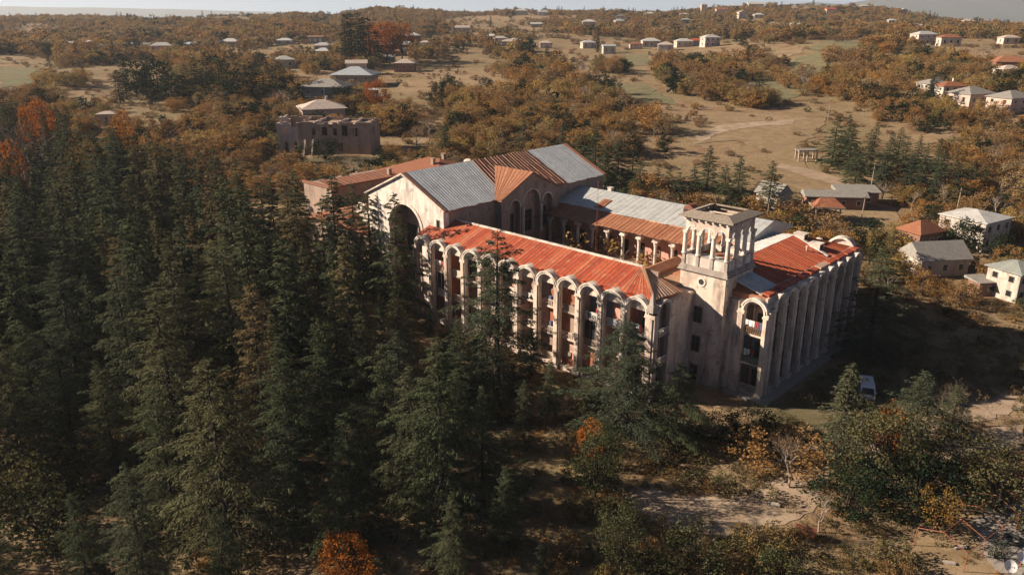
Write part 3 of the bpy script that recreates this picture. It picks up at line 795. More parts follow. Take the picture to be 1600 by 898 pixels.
# roof of the side wing: gutter, red sheets, grey back slope
mb = MB()
mb.add([(1.0, 0.95, 14.1), (32.3, 0.95, 14.1), (32.3, 16, 14.3), (1.0, 16, 14.3), (1.0, 0.95, 13.4), (32.3, 0.95, 13.4), (32.3, 16, 13.4), (1.0, 16, 13.4), (5, 9.0, 16.25), (26.5, 9.0, 16.25)],
       [(0, 1, 9, 8), (1, 2, 9), (2, 3, 8, 9), (3, 0, 8), (4, 7, 6, 5), (0, 4, 5, 1), (1, 5, 6, 2), (2, 6, 7, 3), (3, 7, 4, 0)])
roofS = mb.build("side_wing_roof", 'sheet_rust', san)
strips(roofS, 'sheet_orange', (6.4, 9.0, 16.25), (26.5, 9.0, 16.25), (6.4, 2.2, 14.46), (26.5, 2.2, 14.46), 34)
strips(roofS, 'sheet_orange', (26.5, 9.0, 16.25), (26.55, 9.0, 16.25), (26.5, 2.2, 14.46), (31.6, 2.2, 14.46), 8)
strips(roofS, 'sheet_orange', (26.5, 9.0, 16.25), (26.5, 9.05, 16.25), (32.0, 2.2, 14.46), (32.0, 15.5, 14.4), 12)
strips(roofS, 'sheet_grey', (1.2, 5.8, 15.5), (6.3, 6.0, 15.5), (1.2, 2.2, 14.46), (6.3, 2.2, 14.46), 7)
strips(roofS, 'sheet_pale', (6.4, 9.0, 16.27), (26.4, 9.0, 16.27), (6.4, 16, 14.35), (31.8, 16, 14.35), 22)
mb = MB(); mb.box(1.2, 31.9, 1.75, 2.25, 14.3, 14.52); mb.build("gutter", 'sheet_worn', roofS)
for k in range(NS + 1):
    u0 = 1.4 + k * SS
    mb = MB(); mb.add([(u0, 0.85, 14.25), (u0 + SS * 0.86, 0.85, 14.25), (u0 + SS * 0.86, 1.75, 14.5), (u0, 1.75, 14.5), (u0, 0.85, 14.6), (u0 + SS * 0.86, 0.85, 14.6), (u0 + SS * 0.86, 1.75, 14.74), (u0, 1.75, 14.74)],
                      [(0, 3, 2, 1), (4, 5, 6, 7), (0, 1, 5, 4), (1, 2, 6, 5), (2, 3, 7, 6), (3, 0, 4, 7)])
    mb.build("eave_sheet", 'sheet_red' if k != 5 else 'sheet_worn', roofS)
def dormer(u, v, z, L=1.7, W=1.5, H=0.95):
    mb = MB(); mb.box(u, u + W, v, v + L, z - 0.8, z + H); mb.box(u - 0.1, u + W + 0.1, v - 0.1, v + L + 0.1, z + H, z + H + 0.12)
    d = mb.build("roof_dormer", 'plaster_white', roofS)
    mb = MB(); mb.box(u + 0.2, u + W - 0.2, v - 0.02, v + 0.01, z - 0.1, z + H - 0.15); mb.build("dormer_opening", 'void_dark', roofS)
dormer(25.6, 7.2, 15.75); dormer(24.4, 4.1, 15.0)
strips(roofS, 'sheet_pale', (25.6, 8.6, 16.2), (26.3, 8.6, 16.2), (23.6, 2.6, 14.62), (24.4, 2.6, 14.62), 1, lift=0.1)
mb = MB(); mb.lathe([(0.14, 15.0), (0.14, 15.9), (0.24, 15.95), (0.05, 16.15)], 22.3, 5.2, 8); mb.build("roof_pipe", 'plaster_white', roofS)
mb = MB(); T_ = lambda a, b2, h: (h, a, b2)
mb.ring(3.6, 13.6, 2.0, 2.35, 31.5, 32.7, T_, 16); mb.prism([(3.6 + 2.0 * math.cos(t * math.pi / 12), 13.6 + 2.0 * math.sin(t * math.pi / 12)) for t in range(13)], 32.0, 32.4, T_); mb.build("end_gable_arch", 'plaster_white', side)
for k, (u0, v0) in enumerate([(33.5, 9.5), (34.3, 7.5), (35.6, 5.4)]):
    mb = MB(); mb.lathe([(0.1, 13.9 - 3), (0.75, 13.8), (0.8, 14.3), (0.45, 14.8), (0.1, 14.9)], u0 - 1.8, v0, 8); mb.build("stone_urn", 'plaster_white', side)
mb = MB(); mb.box(32.0, 32.6, 0.3, 15.8, -1, 14.0); mb.build("end_wall", 'plaster_brown', side)
# low terrace along the shaded side
mb = MB(); mb.box(-1.0, 32, -1.6, 0.1, -0.8, 0.35); mb.box(-1.4, 0.05, -1.6, 5.0, -0.8, 0.3); mb.build("terrace_plinth", 'concrete', side)

# ---- great hall with gable
HU0, HU1, HV0, HV1, HE, HR = -7.4, 36.6, 55.1, 75.7, 18.4, 23.2
HVC = (HV0 + HV1) / 2
mb = MB()
# front gable wall with the big arched opening, then the body behind
n = 20; ra = 4.5; zc = 13.4
arc = [(HVC + ra * math.cos(math.pi * t / n), zc + ra * math.sin(math.pi * t / n)) for t in range(n + 1)]
left = [(HV1, -1), (HV1, HE), (HVC, HR)] + [p for p in arc if p[0] >= HVC - 1e-6][::-1] + [(HVC + ra, -1)]
right = [(HV0, -1), (HV0, HE), (HVC, HR)] + [p for p in arc if p[0] <= HVC + 1e-6] + [(HVC - ra, -1)]
T_ = lambda a, b2, h: (h, a, b2)
mb.prism(left, HU0, HU0 + 1.2, T_); mb.prism(right, HU0, HU0 + 1.2, T_)
hall = mb.build("hall_front_wall", 'plaster_white', san)
mb = MB(); mb.prism([(HV0 + 0.02, -1), (HV1 - 0.02, -1), (HV1 - 0.02, HE - 0.01), (HVC, HR - 0.02), (HV0 + 0.02, HE - 0.01)], HU0 + 3.0, HU1, T_); mb.build("hall_wall", 'plaster_brown', hall)
mb = MB(); mb.box(HU0 + 1.2, HU0 + 3.0, HV0 + 0.02, HVC - ra - 0.1, -1, HE - 0.05); mb.box(HU0 + 1.2, HU0 + 3.0, HVC + ra + 0.1, HV1 - 0.02, -1, HE - 0.05); mb.build("porch_wall", 'plaster_brown', hall)
mb = MB(); mb.ring(HVC, zc, ra, ra + 0.55, HU0 - 0.14, HU0 + 0.01, T_, 24); mb.build("porch_arch", 'plaster_white', hall)
mb = MB(); mb.box(HU0 - 0.05, HU0 + 0.03, 56.0, 56.95, 15.0, 16.7); mb.build("window_frame", 'plaster_grey', hall)
mb = MB(); mb.box(HU0 - 0.075, HU0 - 0.052, 56.12, 56.83, 15.12, 16.58); mb.build("window_pane", 'glass_dark', hall)
for k in range(2):
    mb = MB(); mb.box(HU0 + 2.94, HU0 + 3.0, HVC - 3 + 3.2 * k, HVC - 0.2 + 3.2 * k, 8.5, 13.5); mb.build("porch_window", 'glass_dark', hall)
# hall roof
mb = MB()
oh = 0.55
for sgn, ve in ((1, HV0), (-1, HV1)):
    k = (HR - HE) / (HVC - HV0)
    ve2 = ve - sgn * oh; ze = HE - oh * k
    mb.add([(HU0 - 0.35, HVC, HR + 0.02), (HU1 + 0.4, HVC, HR + 0.02), (HU1 + 0.4, ve2, ze + 0.02), (HU0 - 0.35, ve2, ze + 0.02), (HU0 - 0.35, HVC, HR + 0.22), (HU1 + 0.4, HVC, HR + 0.22), (HU1 + 0.4, ve2, ze + 0.22), (HU0 - 0.35, ve2, ze + 0.22)],
           [(0, 1, 2, 3), (4, 7, 6, 5), (0, 4, 5, 1), (1, 5, 6, 2), (2, 6, 7, 3), (3, 7, 4, 0)])
roofH = mb.build("hall_roof", 'sheet_rust', san)
kk = (HR - HE) / (HVC - HV0)
def hroof(u, v): return (u, v, HR + 0.22 - abs(v - HVC) * kk)
strips(roofH, 'sheet_grey_lit', hroof(HU0 + 0.55, HVC), hroof(9.3, HVC), hroof(HU0 + 0.55, HV0 - 0.5), hroof(7.2, HV0 - 0.5), 24, sag=0.015, seam=0.05)
strips(roofH, 'sheet_grey_lit', hroof(24.6, HVC), hroof(HU1 - 0.7, HVC), hroof(24.2, HV0 - 0.5), hroof(HU1 - 0.7, HV0 - 0.5), 17, sag=0.015, seam=0.05)
for row in range(5):
    v0 = HVC - row * 2.1; v1 = v0 - 2.1
    strips(roofH, 'sheet_rust_dark', hroof(9.3 - row * 0.4, v0), hroof(24.6, v0), hroof(8.9 - row * 0.4, v1 - 0.1), hroof(24.5, v1 - 0.1), 19, lift=0.05 + 0.0, sag=0.05, miss=0.02)
strips(roofH, 'sheet_rust', hroof(HU0 - 0.3, HVC), hroof(HU0 + 0.55, HVC), hroof(HU0 - 0.3, HV0 - 0.5), hroof(HU0 + 0.55, HV0 - 0.5), 2, lift=0.1)
strips(roofH, 'sheet_rust', hroof(HU1 - 0.7, HVC), hroof(HU1 + 0.4, HVC), hroof(HU1 - 0.7, HV0 - 0.5), hroof(HU1 + 0.4, HV0 - 0.5), 2, lift=0.1)
strips(roofH, 'sheet_rust_dark', hroof(HU0 - 0.3, HVC), hroof(HU1, HVC), hroof(HU0 - 0.3, HV1 + 0.5), hroof(HU1, HV1 + 0.5), 30)
mb = MB(); mb.box(HU0 - 0.45, HU0 - 0.2, HV0 - 0.5, HV0 - 0.1, HE - 0.4, HE); 
mb.tube((HU0 - 0.3, HV0 - 0.6, HE - 0.05), (HU0 - 0.3, HVC, HR + 0.1), 0.16, n=6); mb.tube((HU0 - 0.3, HV1 + 0.6, HE - 0.05), (HU0 - 0.3, HVC, HR + 0.1), 0.16, n=6); mb.build("gable_trim", 'plaster_white', roofH)
# court gable with three arches
GC, GW, GV, GA = 12.9, 7.9, 53.5, 22.1
TG = lambda a, b2, h: (a, h, b2)
mb = MB()
mb.prism([(GC - GW, 6), (GC - GW, HE), (GC, GA), (GC + GW, HE), (GC + GW, 6)], GV + 1.1, HV0 + 0.02, TG)
def arched_piece(a0, a1, c, r, spr, zt0, zt1, zlow):
    nn = 14
    pts = [(a0, spr), (a0, zt0), (a1, zt1), (a1, spr)] + [(c + r * math.cos(math.pi * t / nn), spr + r * math.sin(math.pi * t / nn)) for t in range(nn + 1)]
    mb.prism(pts, GV, GV + 1.1, TG)
zr = lambda a: GA - abs(a - GC) * (GA - HE) / GW
arched_piece(GC - 6.2, GC - 2.75, GC - 4.45, 1.3, 16.5, zr(GC - 6.2), zr(GC - 2.75), 6)
arched_piece(GC + 2.75, GC + 6.2, GC + 4.45, 1.3, 16.5, zr(GC + 6.2 - 3.45), zr(GC + 6.2), 6)
nn = 16; r = 2.15
mb.prism([(GC - 2.75, 17.0), (GC - 2.75, zr(GC - 2.75)), (GC, GA), (GC + 2.75, zr(GC + 2.75)), (GC + 2.75, 17.0)] + [(GC + r * math.cos(math.pi * t / nn), 17.0 + r * math.sin(math.pi * t / nn)) for t in range(nn + 1)], GV, GV + 1.1, TG)
for (a0, a1, zt) in ((GC - 6.2, GC - 5.75, 16.5), (GC - 3.15, GC - 2.75, 16.5), (GC - 2.75, GC - 2.15, 17.0), (GC + 2.15, GC + 2.75, 17.0), (GC + 2.75, GC + 3.15, 16.5), (GC + 5.75, GC + 6.2, 16.5)):
    mb.box(a0, a1, GV, GV + 1.1, 6, zt)
mb.prism([(GC - GW, 6), (GC - GW, HE), (GC - 6.2, zr(GC - 6.2)), (GC - 6.2, 6)], GV, GV + 1.1, TG); mb.prism([(GC + GW, 6), (GC + GW, HE), (GC + 6.2, zr(GC + 6.2)), (GC + 6.2, 6)], GV, GV + 1.1, TG)
cg = mb.build("court_gable", 'plaster_brown', hall)
for c, r, sp in ((GC - 4.45, 1.3, 16.5), (GC, 2.15, 17.0), (GC + 4.45, 1.3, 16.5)):
    mb = MB(); mb.ring(c, sp, r, r + 0.25, GV - 0.08, GV + 0.01, TG, 16); mb.build("arch_moulding", 'plaster', hall)
    mb = MB(); mb.box(c - r * 0.55, c + r * 0.55, GV + 1.02, GV + 1.09, 11.2, 15.2); mb.build("court_window", 'glass_dark', hall)
    mb = MB(); mb.box(c - 0.05, c + 0.05, GV + 0.98, GV + 1.019, 11.2, 15.2); mb.box(c - r * 0.55, c + r * 0.55, GV + 0.98, GV + 1.019, 13.4, 13.5); mb.build("glazing_bar", 'wood', hall)
mb = MB()
for a in (GC - 2.45, GC + 2.45): mb.lathe([(0.3, 11), (0.26, 11.4), (0.22, 15.9), (0.34, 16.3)], a, GV - 0.25, 10)
mb.build("court_columns", 'plaster', hall)
vb = HVC - (HR - GA) / kk
mb = MB()
for sgn in (-1, 1):
    e = GC + sgn * (GW + 0.45); ze = HE - 0.2
    mb.add([(GC, GV - 0.45, GA + 0.06), (GC, vb, GA + 0.06), (e, HV0 + 0.4, ze + 0.02), (e, GV - 0.45, ze + 0.02), (GC, GV - 0.45, GA + 0.24), (GC, vb, GA + 0.24), (e, HV0 + 0.4, ze + 0.2), (e, GV - 0.45, ze + 0.2)],
           [(0, 1, 2, 3), (4, 7, 6, 5), (0, 4, 5, 1), (1, 5, 6, 2), (2, 6, 7, 3), (3, 7, 4, 0)])
mb.build("court_gable_roof", 'sheet_rust', roofH)
for sgn in (-1, 1):
    e = GC + sgn * (GW + 0.45)
    strips(roofH, 'sheet_rust', (GC, GV - 0.4, GA + 0.26), (GC, vb, GA + 0.26), (e, GV - 0.4, HE + 0.02), (e, HV0 + 0.3, HE + 0.02), 10, lift=0.02)

# ---- court gallery: columns, pink wall, rust porch roof, grey roof
GU = 18.1
mb = MB(); mb.box(21.6, 36, 16.02, HV0, -1, 14.6); mb.box(-3.9, 21.6, 19, HV0, 4, 6); mb.box(17.2, 21.6, 19.5, HV0, 6, 8.2)
gal = mb.build("gallery_wall", 'pink_wall', san)
gv0 = 53.4
for k in range(11):
    v = gv0 - k * 3.4
    mb = MB(); mb.lathe([(0.42, 8.2), (0.42, 8.5), (0.3, 8.62), (0.27, 11.9), (0.34, 12.05), (0.3, 12.15), (0.5, 12.7)], GU, v, 12); mb.box(GU - 0.5, GU + 0.5, v - 0.55, v + 0.55, 12.7, 12.95)
    mb.build("column", 'plaster_white', gal)
    if k < 10:
        mb = MB(); T_ = lambda a, b2, h: (h, a, b2); c = v - 1.7; nn = 12
        pts = [(c - 1.7 + 0.003, 12.95), (c - 1.7 + 0.003, 13.7), (c + 1.7 - 0.003, 13.7), (c + 1.7 - 0.003, 12.95)] + [(c + 1.25 * math.cos(math.pi * t / nn), 12.95 + 0.5 * math.sin(math.pi * t / nn)) for t in range(nn + 1)]
        mb.prism(pts, GU - 0.28, GU + 0.28, T_); mb.build("arch_panel", 'plaster_white', gal)
        mb = MB(); mb.box(21.5, 21.598, c - 0.55, c + 0.55, 8.25, 10.9); mb.build("door", 'glass_dark' if k % 3 else 'wood', gal)
mb = MB(); mb.add([(17.1, 18.5, 13.7), (21.6, 18.5, 14.95), (21.6, HV0, 14.95), (17.1, HV0, 13.7), (17.1, 18.5, 13.82), (21.6, 18.5, 15.1), (21.6, HV0, 15.1), (17.1, HV0, 13.82)],
                  [(0, 1, 2, 3), (4, 7, 6, 5), (0, 4, 5, 1), (1, 5, 6, 2), (2, 6, 7, 3), (3, 7, 4, 0)])
porch = mb.build("porch_roof", 'sheet_rust', san)
strips(porch, 'sheet_rust', (21.5, 18.5, 15.1), (21.5, HV0 - .1, 15.1), (16.9, 18.5, 13.78), (16.9, HV0 - .1, 13.78), 44)
mb = MB(); mb.box(21.42, 21.75, 17, HV0, 15.1, 15.3); mb.build("roof_step", 'sheet_worn', porch)
mb = MB(); mb.add([(21.5, 14, 14.6), (36.6, 14, 14.6), (36.6, HV0, 14.6), (21.5, HV0, 14.6), (21.5, 14, 15.25), (29, 14, 17.05), (36.6, 14, 15.1), (21.5, HV0, 15.25), (29, HV0, 17.05), (36.6, HV0, 15.1)],
                  [(0, 1, 2, 3), (4, 7, 8, 5), (5, 8, 9, 6), (0, 4, 5, 6, 1), (3, 2, 9, 8, 7), (0, 3, 7, 4), (1, 6, 9, 2)])
roofG = mb.build("gallery_roof", 'sheet_grey', san)
strips(roofG, 'sheet_grey', (29, 14, 17.08), (29, HV0 - .1, 17.08), (21.35, 14, 15.27), (21.35, HV0 - .1, 15.27), 34, sag=0.02, seam=0.05)
strips(roofG, 'sheet_rust', (25.6, 44.6, 16.34), (25.6, 46.4, 16.34), (21.9, 44.2, 15.48), (21.9, 46.0, 15.48), 3, lift=0.07)
strips(roofG, 'sheet_grey', (29, 14, 17.08), (29, HV0 - .1, 17.08), (36.8, 14, 15.1), (36.8, HV0 - .1, 15.1), 30, sag=0.02, seam=0.05)
mb = MB(); mb.box(26.2, 28.0, 27.6, 29.6, 15.6, 17.0); mb.ring(28.6, 17.0, 0.0001, 1.0, 26.2, 28.0, T_, 10); d = mb.build("roof_dormer", 'sheet_rust_dark', roofG)
mb = MB(); mb.box(26.12, 26.19, 27.8, 28.5, 16.35, 17.2); mb.box(26.12, 26.19, 28.7, 29.4, 16.35, 17.2); mb.build("dormer_opening", 'void_dark', roofG)
for (u0, v0) in ((29.5, 47.8),):
    mb = MB(); mb.box(u0, u0 + 0.8, v0, v0 + 0.8, 16.5, 17.6); mb.box(u0 - 0.1, u0 + 0.9, v0 - 0.1, v0 + 0.9, 17.6, 17.72); mb.build("chimney", 'plaster_white', roofG)
# flat terrace roof between the tower and the court
mb = MB(); mb.box(-4.2, 17, 13.05, 19, 6, 14.0); ter = mb.build("terrace_roof", 'plaster_brown', san)
mb = MB(); mb.box(-3.9, 5.6, 16.6, 18.7, 14.0, 14.9); mb.add([(-4.1, 16.4, 14.9), (5.8, 16.4, 14.9), (5.8, 19.0, 14.9), (-4.1, 19.0, 14.9), (-4.1, 17.7, 15.5), (5.8, 17.7, 15.5)], [(0, 3, 2, 1), (0, 1, 5, 4), (2, 3, 4, 5), (0, 4, 3), (1, 2, 5)]); mb.build("roof_lantern", 'sheet_rust', ter)
strips(ter, 'sheet_worn', (-4, 16.4, 14.35), (16.8, 16.4, 14.35), (-3, 13.1, 14.05), (16.8, 13.1, 14.05), 16, lift=0.03)
mb = MB(); mb.lathe([(0.3, 14.0), (0.35, 14.9), (0.2, 15.0), (0.25, 15.6), (0.1, 15.8)], -3.4, 19.6, 8); mb.lathe([(0.3, 14.0), (0.35, 14.9), (0.2, 15.0), (0.25, 15.6), (0.1, 15.8)], -2.2, 19.6, 8); mb.build("roof_finials", 'plaster_white', ter)

# ---- rear annexes beyond the hall
mb = MB(); mb.box(0.5, 20, 99.5, 110, -1, 14.4); mb.box(-6, 10, 77, 99, -1, 10.0); mb.box(20, 40, 88, 112, -1, 13.6)
ann = mb.build("annex_wall", 'plaster_brown', san)
mb = MB(); mb.box(0.2, 20.3, 99.2, 99.9, 14.4, 14.8); mb.box(0.2, 0.9, 99.9, 110.2, 14.4, 14.8); mb.build("annex_coping", 'tile_orange', ann)
strips(ann, 'tile_orange', (0.9, 105, 15.2), (19.5, 105, 15.2), (0.9, 99.9, 14.5), (19.5, 99.9, 14.5), 16)
def hip_roof(parent, u0, u1, v0, v1, z, rh, mat, name="annex_roof"):
    m = min(u1 - u0, v1 - v0) / 2
    if u1 - u0 > v1 - v0: r0, r1 = (u0 + m, (v0 + v1) / 2, z + rh), (u1 - m, (v0 + v1) / 2, z + rh)
    else: r0, r1 = ((u0 + u1) / 2, v0 + m, z + rh), ((u0 + u1) / 2, v1 - m, z + rh)
    mb = MB()
    if u1 - u0 > v1 - v0: mb.add([(u0, v0, z), (u1, v0, z), (u1, v1, z), (u0, v1, z), r0, r1], [(0, 3, 2, 1), (0, 1, 5, 4), (1, 2, 5), (2, 3, 4, 5), (3, 0, 4)])
    else: mb.add([(u0, v0, z), (u1, v0, z), (u1, v1, z), (u0, v1, z), r0, r1], [(0, 3, 2, 1), (0, 1, 4), (1, 2, 5, 4), (2, 3, 5), (3, 0, 4, 5)])
    return mb.build(name, mat, parent)
hip_roof(ann, 19.5, 40.5, 87.5, 112.5, 13.62, 3.6, 'tile_orange')
hip_roof(ann, -7, 10.5, 76.5, 99.2, 10.02, 2.4, 'sheet_rust')
for (u0, v0, z0) in ((17.2, 101, 14.4), (27, 97, 16), (33, 100, 16)):
    mb = MB(); mb.box(u0, u0 + 0.8, v0, v0 + 0.8, z0, z0 + 1.6); mb.box(u0 - 0.1, u0 + .9, v0 - 0.1, v0 + .9, z0 + 1.6, z0 + 1.75); mb.build("chimney", 'plaster_brown', ann)
for (u0, v0) in ((-4.5, 80), (-2, 85.5)):
    mb = MB(); mb.box(u0, u0 + 1.8, v0, v0 + 2.0, 10.1, 12.8); mb.add([(u0 - .1, v0 - .1, 12.8), (u0 + 1.9, v0 - .1, 12.8), (u0 + 1.9, v0 + 2.1, 12.8), (u0 - .1, v0 + 2.1, 12.8), (u0 + .9, v0 - .1, 13.7), (u0 + .9, v0 + 2.1, 13.7)], [(0, 3, 2, 1), (0, 1, 4), (2, 3, 5), (1, 2, 5, 4), (3, 0, 4, 5)]); mb.build("annex_dormer", 'plaster_white', ann)
mb = MB(); mb.ring(80.0, 18.7, 1.2, 1.7, 22, 22.5, T_, 14); mb.box(22, 22.5, 77.3, 82.7, 15, 18.8); mb.build("rear_parapet", 'plaster_white', ann)
mb = MB(); mb.box(12, 36, 77, 87.5, -1, 17.5); mb.build("rear_block", 'plaster_brown', ann)
strips(ann, 'sheet_rust', (12, 82, 18.2), (36, 82, 18.2), (12, 77, 17.5), (36, 77, 17.5), 12)

# mast in the court, laundry in the corner loggias (things of their own)
ms = MB()
p0 = BW(6.5, 33.5, 6.0)
for k in range(3):
    a = k * 2.094; ms.tube((0.28 * math.cos(a), 0.28 * math.sin(a), 0), (0.1 * math.cos(a), 0.1 * math.sin(a), 15), 0.035, n=4)
for k in range(26):
    z = k * 0.57; a = k * 2.094; q = 0.28 - 0.18 * z / 15
    ms.tube((q * math.cos(a), q * math.sin(a), z), (q * math.cos(a + 2.094), q * math.sin(a + 2.094), z + 0.57), 0.02, n=4)
ms.tube((0, 0, 15), (0, 0, 18.5), 0.03, n=5)
for z in (9, 10.6, 11.4): ms.tube((-0.7, 0, z), (0.7, 0, z + 0.1), 0.03, n=4)
o = ms.build("antenna_mast", 'rust_pipe', None, p0)
tag(o, "thin rusty lattice antenna mast rising from the shaded courtyard", "antenna")
def laundry(loc_uv, z, widths, label, along):
    e = empty("laundry_line", BW(*loc_uv, z), BTH); x = 0
    mb = MB(); L = sum(widths) + 0.1 * len(widths)
    mb.tube((0, 0, 0), (0, -L, 0) if along == 'v' else (L, 0, 0), 0.015, n=4); mb.build("line", 'steel', e)
    R = random.Random(len(label))
    for k, wd in enumerate(widths):
        mb = MB(); h = R.uniform(0.6, 1.1); nseg = 4
        vs = []; 
        for q in range(nseg + 1):
            s = x + wd * q / nseg; off = 0.05 * math.sin(q * 2.2 + k)
            for zz, o2 in ((0, 0), (-h, off)):
                for th in (0, 0.012):
                    vs.append((o2 + th, -s, zz) if along == 'v' else (s, o2 + th, zz))
        fs = []
        for q in range(nseg):
            a = q * 4; fs += [(a, a + 4, a + 6, a + 2), (a + 1, a + 3, a + 7, a + 5), (a, a + 1, a + 5, a + 4), (a + 2, a + 6, a + 7, a + 3)]
        mb.add(vs, fs); mb.build("cloth", ('cloth_white', 'cloth_white', 'cloth_red', 'cloth_blue')[k % 4 if k else 0], e); x += wd + 0.08
    tag(e, label, "laundry")
laundry((0.22, 3.3), FLOORS[2] + 2.0, [0.5, 0.8, 0.5, 0.4], "white laundry hanging in the top loggia of the tall corner arch beside the tower", 'v')
laundry((0.5, 3.2), FLOORS[1] + 1.9, [0.4, 0.4, 0.5], "dark and red laundry in the middle loggia of the corner arch beside the tower", 'v')
laundry((-10.2, VL0 + SL * 0.9), FLOORS[2] + 1.5, [0.9, 0.7, 0.3], "pale laundry in the arch nearest the corner pinnacle", 'v')
laundry((-10.2, VL0 + SL * 10.8), FLOORS[2] + 1.9, [0.5, 0.5, 0.7, 0.5], "red and white laundry in a far top loggia near the hall gable", 'v')

# ================================================================== houses and village
HOUSES = []      # world x, y, radius kept free of trees
def house(px, py, wpx, dep, h, yaw, roof, rmat, wmat, label, rh=None, eave=0.5, wins=(3, 2), floors=1, name="house", chim=False, porch=None, group=None, ymul=1.0, cat="house"):
    """px,py: the foot of the wall nearest the viewer's middle; wpx: apparent width"""
    p = ground_at(px, py)
    k = p.y * 1.03 / FPX
    W = wpx * k; D = dep * W
    rz = math.radians(yaw)
    e = empty(name, p, rz)
    tag(e, label, cat, group)
    HOUSES.append((p.x, p.y, max(W, D) * 0.62 + 1.5))
    mb = MB(); mb.box(-W / 2, W / 2, 0, D, -2.5, h); mb.build("wall", wmat, e)
    rh = rh if rh is not None else min(W, D) * 0.24
    a, b2, c, d = -W / 2 - eave, W / 2 + eave, -eave, D + eave
    m = min(b2 - a, d - c) / 2
    mb = MB()
    mb.box(a, b2, c, d, h + 0.002, h + 0.16)
    if roof == 'hip':
        if W >= D: r0, r1 = (a + m, (c + d) / 2, h + rh), (b2 - m + 0.01, (c + d) / 2, h + rh)
        else: r0, r1 = ((a + b2) / 2, c + m, h + rh), ((a + b2) / 2, d - m + 0.01, h + rh)
        base = [(a, c, h + 0.16), (b2, c, h + 0.16), (b2, d, h + 0.16), (a, d, h + 0.16)]
        if W >= D: mb.add(base + [r0, r1], [(0, 1, 5, 4), (1, 2, 5), (2, 3, 4, 5), (3, 0, 4)])
        else: mb.add(base + [r0, r1], [(0, 1, 4), (1, 2, 5, 4), (2, 3, 5), (3, 0, 4, 5)])
    elif roof == 'gable_x':      # ridge along the width
        mb.add([(a, c, h + .16), (b2, c, h + .16), (b2, d, h + .16), (a, d, h + .16), (a, (c + d) / 2, h + rh), (b2, (c + d) / 2, h + rh)], [(0, 1, 5, 4), (2, 3, 4, 5), (1, 2, 5), (3, 0, 4)])
    elif roof == 'gable_y':
        mb.add([(a, c, h + .16), (b2, c, h + .16), (b2, d, h + .16), (a, d, h + .16), ((a + b2) / 2, c, h + rh), ((a + b2) / 2, d, h + rh)], [(0, 4, 5, 3), (1, 2, 5, 4), (0, 1, 4), (2, 3, 5)])
    elif roof == 'shed':
        mb.add([(a, c, h + .16), (b2, c, h + .16), (b2, d, h + .16), (a, d, h + .16), (a, d, h + rh), (b2, d, h + rh)], [(0, 1, 5, 4), (2, 3, 4, 5), (1, 2, 5), (3, 0, 4)])
    ro = mb.build("roof", rmat, e)
    if chim:
        mb = MB(); mb.box(W * 0.1, W * 0.1 + 0.7, D * 0.45, D * 0.45 + 0.7, h + rh * 0.4, h + rh + 0.9); mb.box(W * 0.1 - .1, W * 0.1 + 0.8, D * 0.45 - .1, D * 0.45 + 0.8, h + rh + 0.9, h + rh + 1.05); mb.build("chimney", 'house_white', ro)
    fh = h / floors
    ww = min(0.45, W / (wins[0] * 4.2)) if wins[0] else 0.5
    for f in range(floors):
        zb = f * fh + fh * 0.36; zt = zb + fh * 0.36
        for i in range(wins[0]):
            x = -W / 2 + W * (i + 0.5) / wins[0]
            mb = MB(); mb.box(x - ww - 0.1, x + ww + 0.1, -0.06, 0.0, zb - 0.1, zt + 0.1); wf = mb.build("window", 'paint_white' if wmat != 'house_white' else 'wood_grey', e)
            if wpx > 22:
                mb = MB(); mb.box(x - ww, x + ww, -0.09, -0.063, zb, zt); mb.build("pane", 'glass_dark', wf)
        for i in range(wins[1]):
            y = D * (i + 0.5) / wins[1]
            for sx in ((-1, 1) if wpx > 40 else ((-1,) if yaw < 0 or True else (1,))):
                mb = MB(); x = sx * W / 2
                mb.box(min(x, x + sx * 0.06), max(x, x + sx * 0.06), y - ww - 0.1, y + ww + 0.1, zb - 0.1, zt + 0.1); wf = mb.build("window", 'wood_grey', e)
                if wpx > 22:
                    mb = MB(); mb.box(min(x + sx * 0.063, x + sx * 0.09), max(x + sx * 0.063, x + sx * 0.09), y - ww, y + ww, zb, zt); mb.build("pane", 'glass_dark', wf)
    if porch:      # balcony with rail and posts along the front
        z = h * porch
        mb = MB(); mb.box(-W / 2, W / 2 * 0.2, -1.6, -0.1, z - 0.15, z); bl = mb.build("balcony", 'concrete', e)
        mb = MB(); mb.box(-W / 2, W / 2 * 0.2, -1.6, -1.52, z + 0.85, z + 0.95)
        for q in range(9): x = -W / 2 + 0.05 + q * (W * 0.6 - 0.1) / 8; mb.box(x - 0.03, x + 0.03, -1.59, -1.53, z, z + 0.85)
        mb.build("railing", 'paint_white', bl)
        for q in (0, 1): mb = MB(); x = -W / 2 + 0.1 + q * W * 0.58; mb.box(x - 0.1, x + 0.1, -1.58, -1.4, -2, h); mb.build("post", 'paint_white', e)
    return e, W, D
H = house
